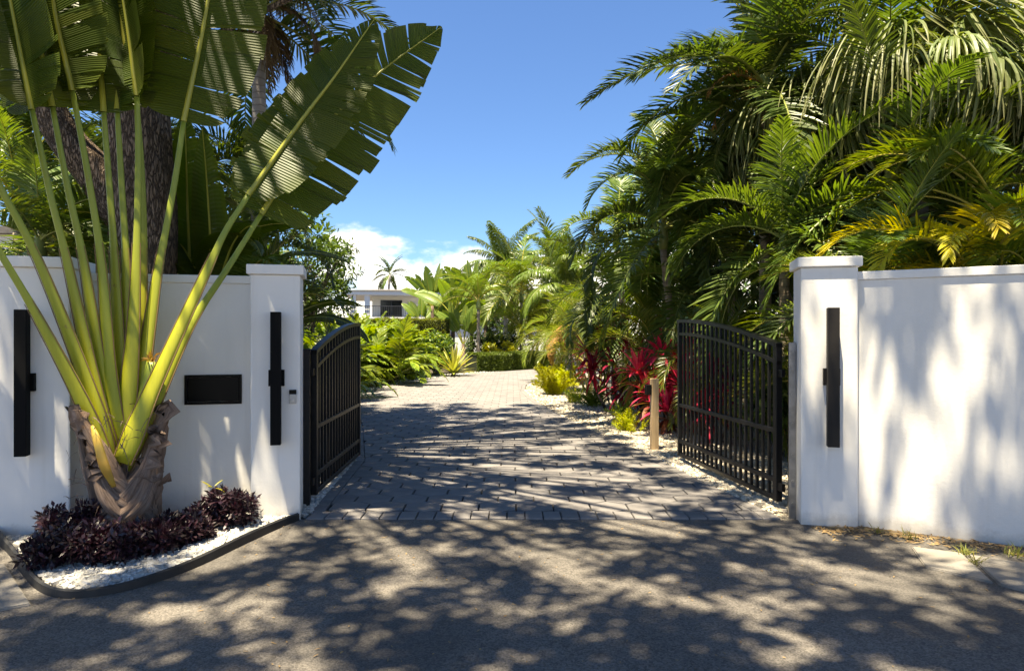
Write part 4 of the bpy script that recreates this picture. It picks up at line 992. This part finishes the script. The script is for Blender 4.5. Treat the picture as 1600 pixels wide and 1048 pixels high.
def ball(n, c, r, q):
    d = nrm(q.normal(0, 1, (n, 3))); return np.array(c) + d * np.array(r) * (q.rand(n, 1) ** .5)
tree('small-leaved green tree rising behind the left gate leaf', (-5.0, 16.5), [(0, 0, -.1), (.1, 0, 1.2), (.2, 0, 2.4)], [.12, .09, .06], ball(48, (.2, 0, 2.75), (1.25, 1.1, 1.5), q), .34, 85, .13, .05, 'bush', 'bark_grey', 72, 'garden trees')
tree('dark green tree behind the banana leaves at left', (-9.5, 17), [(0, 0, -.1), (.1, 0, 2), (.2, 0, 4)], [.2, .16, .1], ball(100, (.2, -1, 4.0), (3.4, 1.5, 2.6), q), .6, 90, .2, .09, 'bush', 'bark_grey', 73, 'garden trees')
tree('dark green tree behind the furrowed trunk', (-6.8, 19), [(0, 0, -.1), (.1, 0, 2), (.2, 0, 3.4)], [.2, .16, .1], ball(50, (.2, 0, 3.4), (2.4, 1.5, 2.0), q), .55, 90, .2, .09, 'bush', 'bark_grey', 74, 'garden trees')

# ================================================================== along the left of the driveway
for i, (x, y, h, sc_, lab) in enumerate((
        (-5.2, 14.0, .3, .95, 'arching ginger clump just behind the left gate leaf'),
        (-5.6, 17.0, .35, 1.1, 'dark glossy ginger clump left of the driveway, second from the gate'),
        (-5.6, 20.0, .35, 1.2, 'arching ginger clump at the widest part of the left bed'),
        (-5.1, 22.6, .35, 1.2, 'bright arching ginger clump below the house balcony'),
        (-4.5, 25.2, .35, 1.1, 'yellow-green ginger clump left of the sword-leaved plant'),
        (-6.5, 24.5, .6, 1.35, 'tall ginger clump behind the bright front row'),
        (-5.4, 27.5, .6, 1.3, 'tall yellow-green ginger clump under the left balcony window'))):
    clump(lab, (x, y), 15, 'ginger', sc_, 300 + i, .95, h, 10, 'ginger clumps along the driveway', name='ginger_clump', lo=.3, hi=5)
for i, (x, y, sx, h, lab) in enumerate(((-4.35, 14.2, .8, 1.5, 'dark dense shrub beside the left gate leaf, in front of the ginger'), (-5.3, 18.3, .9, 1.7, 'dark dense shrub between the second and third ginger clumps'),
        (-5.5, 21.5, .9, 1.9, 'dark dense shrub under the arching ginger of the left bed'), (-4.7, 24.2, .9, 1.9, 'dark dense shrub below the bright ginger by the driveway'), (-3.9, 27.2, .8, 1.7, 'dark dense shrub just left of the sword-leaved plant'))):
    bush('dense_shrub', lab, 'shrub', (x, y), (sx, sx, h), 36, 70, .15, .085, 'bush', 350 + i, 'dense shrubs of the left bed', mix='ginger')
bush('leafy_shrub', 'small round shrub at the foot of the left gate leaf', 'shrub', (-3.55, 12.4), (.45, .4, .75), 18, 60, .07, .035, 'bush', 310, 'leafy shrubs')
foxtail_fern('small green fern at the pebble edge behind the left gate', (-3.6, 14.0), 12, .35, 'fern_dark', 311)
bush('leafy_shrub', 'variegated round shrub between ginger and bird of paradise', 'shrub', (-3.3, 29.5), (1.0, .8, 2.1), 34, 60, .13, .07, 'bush', 312, 'leafy shrubs', mix='bush_lit')
hedge('tall yellow-green hedge in front of the house balcony', (-11.5, 33.0), (-3.2, 34.5), 1.0, 2.45, 'bush_lit', 313, 6000)
hedge('low clipped hedge at the driveway bend', (-1.75, 30.2), (1.6, 33.6), .7, .82, 'hedge', 314, 6500)
def agave():
    t = thing('sword_leaf_plant', 'yellow-striped rosette of sword leaves at the end of the hedge', 'plant', (-2.3, 26.9, -.03)); q = rs(5)
    for k in range(54):
        a = k * 2.39996; e = R(np.interp(k, [0, 53], [4, 86]) + q.normal(0, 5)); g = Geo()
        d = np.array([[math.cos(a) * math.cos(e), math.sin(a) * math.cos(e), math.sin(e)]])
        strips(g, d * .03 + [[0, 0, .12]], d, np.array([[0, 0, 1.0]]), q.uniform(.9, 1.3), .17, .3, 4, prof=lambda s: (.6 + .8 * s) * (1 - s) ** .8 + .02, fold=.35, v=np.array([q.rand()])); g.obj('leaf', M['agave'], t)
    g = Geo(); tube(g, [(0, 0, 0), (0, 0, .16), (0, 0, .26)], [.08, .09, .04], 10); g.obj('stem', M['fibre'], t)
agave()
def extra_none(t): pass
for i, (x, y, st, lab) in enumerate((
        (-4.1, 36, [(0, 0, 3.2, 9, 1.0), (.9, .3, 2.0, 8, 1.0)], 'tall bird of paradise plant with fanned leaves before the house'),
        (-3.0, 34.5, [(0, 0, 2.6, 9, 1.0), (.6, -.3, 1.2, 7, .95)], 'bird of paradise plant with reddish stems left of the thin palm trunk'),
        (-5.0, 38.5, [(0, 0, 2.2, 7, .7)], 'bird of paradise plant in front of the balcony window'),
        (-2.2, 37, [(0, 0, 3.4, 9, 1.0), (.7, 0, 2.2, 7, .9)], 'bird of paradise plant behind the thin palm trunk'))):
    paddle_plant('bird_of_paradise', lab, 'plant', (x, y), 'strelitzia', st, 320 + i, 'birds of paradise before the house', fan=.1 * i)
palm('slender palm with a thin pale trunk behind the low hedge', (-1.6, 32.5), 2.9, 'lit', 11, 1.0, 331, .09, group='garden palms', hi=3.8)
palm('tall weeping palm above the garden, its crown highest in the middle', (-.4, 43), 5.4, 'queen', 30, 1.2, 332, .14, tm='trunk_grey', shaft=False, group='garden palms')
palm('sunlit yellow-green palm right of the weeping palm', (2.4, 39), 4.6, 'lit', 20, 1.5, 333, .12, group='garden palms')
palm('feathery palm below the weeping palm', (.5, 36), 3.4, 'lit', 20, 1.45, 334, .1, group='garden palms')
palm('weeping palm at the left rim of the right-hand palms', (2.6, 33), 3.9, 'queen', 24, .95, 335, .11, group='garden palms', shaft=False)
palm('lone coconut palm standing against the cloud above the roof', (-14.2, 77), 8.5, 'coconut', 19, .62, 336, .16, lean=(.4, 0), tm='trunk_grey', shaft=False, group='garden palms')
bush('yellow_croton', 'yellow croton shrub behind the low clipped hedge', 'shrub', (-.6, 33.6), (1.1, .7, 1.6), 34, 60, .13, .06, 'croton', 340, None, mix='bush_lit')
bush('leafy_shrub', 'dark green shrub behind the yellow croton', 'shrub', (-.9, 36.5), (2.2, .9, 2.4), 46, 70, .16, .09, 'bush', 341, 'leafy shrubs')
clump('sunlit areca palm behind the bend of the driveway', (1.6, 36.0), 8, 'areca', 1.3, 342, .8, 2.2, 6, 'clumping palms')
clump('yellow-green areca palm right of the driveway bend', (3.4, 31), 8, 'areca', 1.25, 343, .8, 2.0, 6, 'clumping palms')
q = rs(344)
for i, (x, y, z, rx, rz, m, lab) in enumerate(((3.5, 46, 4.2, 3.5, 3.4, 'bush_lit', 'yellow-green tree behind the sunlit palms'), (10, 40, 4.5, 4.5, 4.0, 'bush', 'dense green tree filling the gap behind the right palms'),
                                     (-2.0, 52, 3.8, 3.0, 3.2, 'bush', 'green tree behind the weeping palm'), (18, 30, 5, 6, 4.5, 'bush', 'dark tree far right behind the palms'), (-17, 48, 3.5, 5, 2.6, 'bush', 'green tree left of the house roof'))):
    tree(lab, (x, y), [(0, 0, -.1), (.1, 0, z * .4), (.2, 0, z * .8)], [.25, .2, .12], ball(60, (.2, 0, z), (rx, 1.8, rz), q), .75, 70, .30, .15, m, 'bark_grey', 345 + i, 'garden trees')

# ================================================================== the house beyond the garden
def house():
    t = thing('house', 'pale two-storey house with a balcony behind the garden', 'house', (-7.2, 58, -.05), R(8))
    def part(nm, m, *b):
        g = Geo(); [box(g, *k) for k in b]; return g.obj(nm, m, t)
    part('wall', M['house'], (-4.6, 12, 0, 9, 0, 4.95)); part('lower_wall', M['house_white'], (-6.4, 12.02, -1.6, -.02, 0, 2.95))
    part('balcony_floor', M['house_white'], (-6.6, 12.2, -1.9, -.001, 2.96, 3.15))
    part('fascia', M['house_white'], (-6.9, 1.2, -1.9, 9, 4.96, 5.3)); part('fascia', M['house_white'], (1.21, 12.6, -.9, 9, 5.02, 5.5))
    for (x0, x1, y0, z) in ((-7.1, 1.3, -2.05, 5.301), (1.0, 12.8, -1.1, 5.501)):
        g = Geo(); V = [(x0, y0, z), (x1, y0, z), (x1, 9.4, z), (x0, 9.4, z), (x0 + 3, 3.4, z + .45), (x1 - 3, 3.4, z + .45)]
        g.add(V, [np.array([[0, 1, 5, 4], [2, 3, 4, 5]]), np.array([[1, 2, 5], [3, 0, 4]])]); g.obj('roof', M['roof'], t)
    for x in (-6.2, -5.1): part('column', M['house_white'], (x, x + .42, -1.75, -1.35, 3.151, 4.959 if x < 1 else 5.019))
    for (x0, x1) in ((-3.9, -2.1), (1.05, 1.85), (3.0, 4.6), (8.2, 9.6)):
        w = part('window', M['iron'], (x0, x1, -.06, -.003, 3.16, 4.62)); g = Geo(); n = 2 if x1 - x0 > 1 else 1
        for k in range(n):
            a = x0 + .07 + k * (x1 - x0 - .07) / n; box(g, a, a + (x1 - x0 - .07) / n - .07, -.08, -.0605, 3.25, 4.54)
        g.obj('pane', M['glass'], w)
    g = Geo(); box(g, -6.5, 12, -1.86, -1.82, 4.02, 4.07); box(g, -6.5, 12, -1.86, -1.82, 3.24, 3.28)
    for x in np.arange(-6.4, 12, .17): box(g, x, x + .025, -1.85, -1.83, 3.281, 4.019)
    g.obj('balcony_railing', M['iron'], t)
    part('wall_lantern', M['iron'], (-1.75, -1.5, -.22, -.004, 4.0, 4.3))
house()
def neighbour():
    t = thing('neighbour_house', 'white house wall glimpsed behind the left foliage', 'house', (-17.5, 24, -.05), R(4))
    g = Geo(); box(g, -5, 6.2, 0, 8, 0, 5.2); g.obj('wall', M['house_white'], t)
    g = Geo(); box(g, -5.3, 6.5, -.3, 8.3, 5.201, 5.45); g.obj('roof', M['roof'], t)
    for x in (-2.5, 1.0, 3.6):
        g = Geo(); box(g, x, x + 1.2, -.05, -.003, 2.6, 4.0); w = g.obj('window', M['iron'], t); g = Geo(); box(g, x + .07, x + 1.13, -.07, -.0505, 2.67, 3.93); g.obj('pane', M['glass'], w)
neighbour()

# ================================================================== right of the driveway
palm('arching palm with a leaning pale trunk behind the open right gate leaf', (2.95, 12.2), 3.2, 'adonidia', 17, 1.05, 401, .075, lean=(-.25, 0), group='right palms')
palm('palm with drooping fronds over the dark red cordyline', (2.25, 15.0), 2.1, 'adonidia', 15, 1.0, 402, .075, group='right palms')
palm('leaning palm at the left rim of the right-hand palms', (2.9, 17.0), 3.9, 'adonidia', 16, 1.1, 403, .08, group='right palms', lean=(-.3, 0))
palm('tall palm with a rust-tinged frond reaching over the driveway at the top', (4.05, 10.9), 5.2, 'foxtail', 24, 1.1, 404, .10, group='right palms', lean=(-.1, -.2), extra=lambda t, top: crown(t, 'rusty', top + np.array([0, 0, .3]), 2, .8, 3, 0, 2))
palm('tall palm behind the weeping fronds, right of the sky', (3.9, 12.2), 4.3, 'adonidia', 17, 1.1, 405, .085, group='right palms')
palm('palm with a long pale frond arching over the right gate leaf', (3.75, 9.4), 2.6, 'adonidia', 20, 1.0, 406, .085, group='right palms')
palm('dark palm just behind the right gate pillar', (4.2, 7.9), 1.7, 'foxtail', 13, .72, 407, .07, group='right palms', hi=4.6)
palm('dark palm deep behind the right wall', (5.8, 10.5), 4.6, 'foxtail', 17, 1.1, 408, .1, group='right palms')
palm('dark palm in the top right corner', (8.2, 10.5), 4.9, 'foxtail', 17, 1.15, 409, .1, group='right palms')
palm('dark palm behind the areca at the right frame edge', (7.2, 8.6), 2.6, 'adonidia', 15, 1.0, 410, .08, group='right palms')
palm('upper palm between the two weeping fan palms', (5.0, 12.5), 5.9, 'foxtail', 17, 1.1, 411, .1, group='right palms')
clump('bright green areca palm above the right wall', (5.6, 7.9), 7, 'areca', 1.0, 421, .45, 2.7, 6, 'clumping palms', lo=1.0, extra=lambda t: crown(t, 'areca', np.array([0, -.2, 2.75]), 7, 1.1, 19, .6, 2.6, az0=PI + .25, spread=1.7))
clump('areca palm with yellowed fronds above the right wall', (4.75, 7.4), 6, 'areca', .88, 422, .35, 2.1, 5, 'clumping palms', lo=1.0, extra=lambda t: crown(t, 'areca_y', np.array([.25, -.15, 2.1]), 9, .92, 9, 0, 3, az0=PI + .35, spread=2.6))
clump('areca palm at the right frame edge above the wall', (6.6, 7.2), 7, 'areca', .95, 423, .4, 2.6, 6, 'clumping palms', lo=.8)
clump('areca palm just right of the right gate pillar, arching over the wall', (4.05, 7.6), 6, 'areca', .85, 428, .3, 1.9, 5, 'clumping palms', lo=1.0)
palm('arching palm between the leaning trunk and the gate pillar', (4.6, 11.2), 3.4, 'adonidia', 20, 1.1, 412, .085, group='right palms')
palm('dark drooping palm above the right gate pillar', (4.9, 8.9), 3.3, 'foxtail', 18, .9, 413, .085, group='right palms')
palm('arching palm left of the tall rust-tinged palm', (3.2, 14.2), 4.4, 'adonidia', 20, 1.15, 414, .085, group='right palms')
palm('low arching palm at the foot of the leaning trunk palm', (3.5, 12.8), 1.9, 'adonidia', 16, 1.0, 415, .08, group='right palms')
palm('palm behind the yellowed areca fronds', (6.3, 9.6), 3.2, 'adonidia', 18, 1.05, 416, .085, group='right palms')
clump('dark areca palm low behind the right gate leaf', (3.6, 10.6), 7, 'areca', .8, 424, .4, 1.2, 5, 'clumping palms', hi=4.6)
clump('areca palm behind the red cordyline by the gate', (3.4, 13.8), 7, 'areca', .95, 425, .5, 1.5, 5, 'clumping palms', hi=4.6)
clump('areca palm behind the foxtail ferns at the island tip', (2.4, 19.5), 7, 'areca', 1.0, 426, .5, 1.3, 5, 'clumping palms')
clump('sunlit areca palm at the back of the right island', (2.6, 24.0), 8, 'areca', 1.2, 427, .6, 1.6, 6, 'clumping palms')
RB = [ribbon_palm_leaf(500 + k) for k in range(3)]
def ribbon_palm(label, loc, h, n, sc_, seed):
    q = rs(seed); t = thing('ribbon_fan_palm', label, 'palm tree', (loc[0], loc[1], -.05), 0, 'weeping fan palms')
    top = trunk_mesh(t, h, .13, .11, (0, 0), M['trunk_grey'], seed=seed)
    for k in range(n):
        e = np.interp(k, [0, n - 1], [-.7, .65]) + q.normal(0, .1)
        link('fan_leaf', RB[q.randint(3)], t, top, (0, e, k * 2.39996 + q.normal(0, .2)), sc_ * q.uniform(.85, 1.1))
ribbon_palm('weeping fan palm with ribbon-like hanging leaf tips at the top right', (5.6, 9.4), 4.7, 34, 1.0, 431)
ribbon_palm('weeping fan palm with pale hanging strands above the right gate pillar', (4.75, 11.0), 4.6, 26, .95, 432)
ribbon_palm('weeping fan palm in the far top right corner', (7.3, 9.3), 4.4, 32, 1.0, 433)
q = rs(441)
for i, (x, y, z, rx, ry, rz, lab) in enumerate(((5.4, 13.6, 3.2, 2.4, 1.2, 3.3, 'dark leafy tree behind the right gate leaf'), (8.6, 12.6, 4.2, 3.0, 1.2, 4.0, 'dark leafy tree behind the right wall palms'),
                                         (12.5, 12.5, 4.0, 3.0, 1.4, 3.8, 'dark leafy tree behind the far right palms'), (5.8, 19.5, 3.0, 2.6, 1.2, 2.8, 'dark leafy tree in the middle of the right island'))):
    tree(lab, (x, y), [(0, 0, -.1), (.1, 0, z * .4), (.1, 0, z)], [.16, .13, .08], ball(70, (.1, 0, z), (rx, ry, rz), q), .55, 85, .2, .1, 'bush', 'bark_grey', 442 + i, 'garden trees')
bush('leafy_shrub', 'dark shrub low behind the right gate leaf', 'shrub', (3.7, 9.2), (.8, 1.0, 1.6), 36, 60, .12, .06, 'bush', 451, 'leafy shrubs')
bush('leafy_shrub', 'dark shrub between the two red cordylines', 'shrub', (2.75, 14.2), (.7, .7, 1.3), 30, 60, .12, .06, 'bush', 452, 'leafy shrubs')
bush('leafy_shrub', 'dark shrub behind the right wall', 'shrub', (5.2, 6.6), (1.6, .7, 2.3), 44, 60, .14, .07, 'bush', 453, 'leafy shrubs')
cordyline('bright red cordyline beside the timber post', (2.70, 11.8), [(-.15, -.1, 1.25, 34), (.25, -.15, 1.0, 30), (-.35, -.3, .6, 30), (.1, -.5, .8, 30), (.55, -.3, .75, 28), (.45, .1, 1.35, 26), (-.15, -.6, .38, 26), (.75, -.6, .5, 26), (.3, -.75, .45, 26), (-.5, 0, .95, 26)], .50, .11, 'red', 461)
cordyline('dark red cordyline under the drooping palm', (2.2, 14.6), [(-.3, -.2, 1.45, 28), (.2, 0, 1.7, 28), (-.1, -.4, 1.0, 28), (-.5, -.3, .9, 26), (.3, -.45, .75, 26), (.5, -.2, 1.25, 26), (-.6, -.1, 1.25, 24), (.05, -.55, .55, 24)], .48, .10, 'red_dark', 462, 'red_dark')
cordyline('dark red cordyline seen through the right gate leaf', (3.0, 10.2), [(0, 0, 1.0, 22), (-.2, -.3, .6, 20), (.2, -.3, .8, 20)], .45, .07, 'red_dark', 463, 'red_dark')
foxtail_fern('small yellow foxtail fern left of the timber post', (1.98, 11.35), 26, .42, 'fern', 471)
foxtail_fern('large yellow foxtail fern at the tip of the pebble island', (1.15, 18.4), 34, .85, 'fern', 472)
foxtail_fern('yellow foxtail fern behind the island tip', (1.5, 20.6), 30, .9, 'fern', 473)
foxtail_fern('green foxtail fern in front of the dark red cordyline', (1.85, 15.4), 24, .6, 'fern_dark', 474)
foxtail_fern('small green foxtail fern between the pebbles and the shrubs', (1.45, 16.2), 20, .42, 'fern', 475)
foxtail_fern('low green fern in the shade of the dark red cordyline', (2.15, 13.4), 18, .4, 'fern_dark', 476)
t = thing('dry_frond', 'orange dry palm frond hanging at the island tip', 'frond', (1.35, 20.2, -.05)); 
g = Geo(); tube(g, curve([(.5, 0, 0), (.4, 0, .9), (.3, 0, 1.9)], 8), np.linspace(.02, .012, 8), 6); g.obj('stalk', M['rachis_b'], t, True); crown(t, 'rusty', np.array([.3, 0, 1.85]), 5, .8, 12, 0, 4)

# ================================================================== litter and weeds
q = rs(600)
def litter():
    u = q.rand(900); lx = 2.5 + u * 1.9; base = np.where(u < .22, 5.72, 5.72 - (lx - 2.9) * .60); y = base - .03 - np.abs(q.normal(0, .16, 900)); n = 900
    g = Geo(); strips(g, np.c_[lx, y, np.full(n, .012)], np.c_[q.normal(0, 1, (n, 2)), q.normal(0, .12, n)], np.tile([0, 0, 1.0], (n, 1)) + q.normal(0, .3, (n, 3)), q.uniform(.02, .07, n), q.uniform(.008, .022, n), .1, 2, prof=lambda s: math.sin(min(s * .9 + .08, 1) * PI) + .02, v=q.rand(n))
    n = 800; x = q.uniform(-3.5, 4, n); y = q.uniform(2.4, 5.9, n)
    strips(g, np.c_[x, y, np.full(n, .008)], np.c_[q.normal(0, 1, (n, 2)), q.normal(0, .1, n)], np.tile([0, 0, 1.0], (n, 1)) + q.normal(0, .3, (n, 3)), q.uniform(.012, .04, n), q.uniform(.006, .014, n), .1, 2, v=q.rand(n))
    tag_stuff(stuff(g.obj('leaf_litter', M['litter'])), 'dry brown leaf litter along the foot of the right wall', 'litter')
litter()
for i, (px, py, n, lab) in enumerate(((1420, 843, 26, 'tiny weed tuft at the wall foot nearest the right lamp pillar'), (1508, 866, 46, 'weed tuft in the gap between the two concrete slabs'), (1525, 880, 34, 'yellowish weed beside the right concrete slab'), (1585, 868, 40, 'weed tuft at the wall foot by the right frame edge'), (1372, 832, 18, 'tiny weed sprig below the dappled wall beside the pillar'))):
    c = gnd(px, py); t = thing('weed_tuft', lab, 'weed', (c[0], c[1], 0), 0, 'weeds along the right wall'); g = Geo(); a = q.uniform(0, 6.28, n); e = q.uniform(.4, 1.4, n)
    strips(g, np.c_[q.normal(0, .03, (n, 2)), np.zeros(n)], np.c_[np.cos(a) * np.cos(e), np.sin(a) * np.cos(e), np.sin(e)], np.tile([0, 0, 1.0], (n, 1)) + q.normal(0, .3, (n, 3)), q.uniform(.04, .12, n), .008, .8, 3, v=q.rand(n)); stuff(g.obj('blades', M['grass'], t))
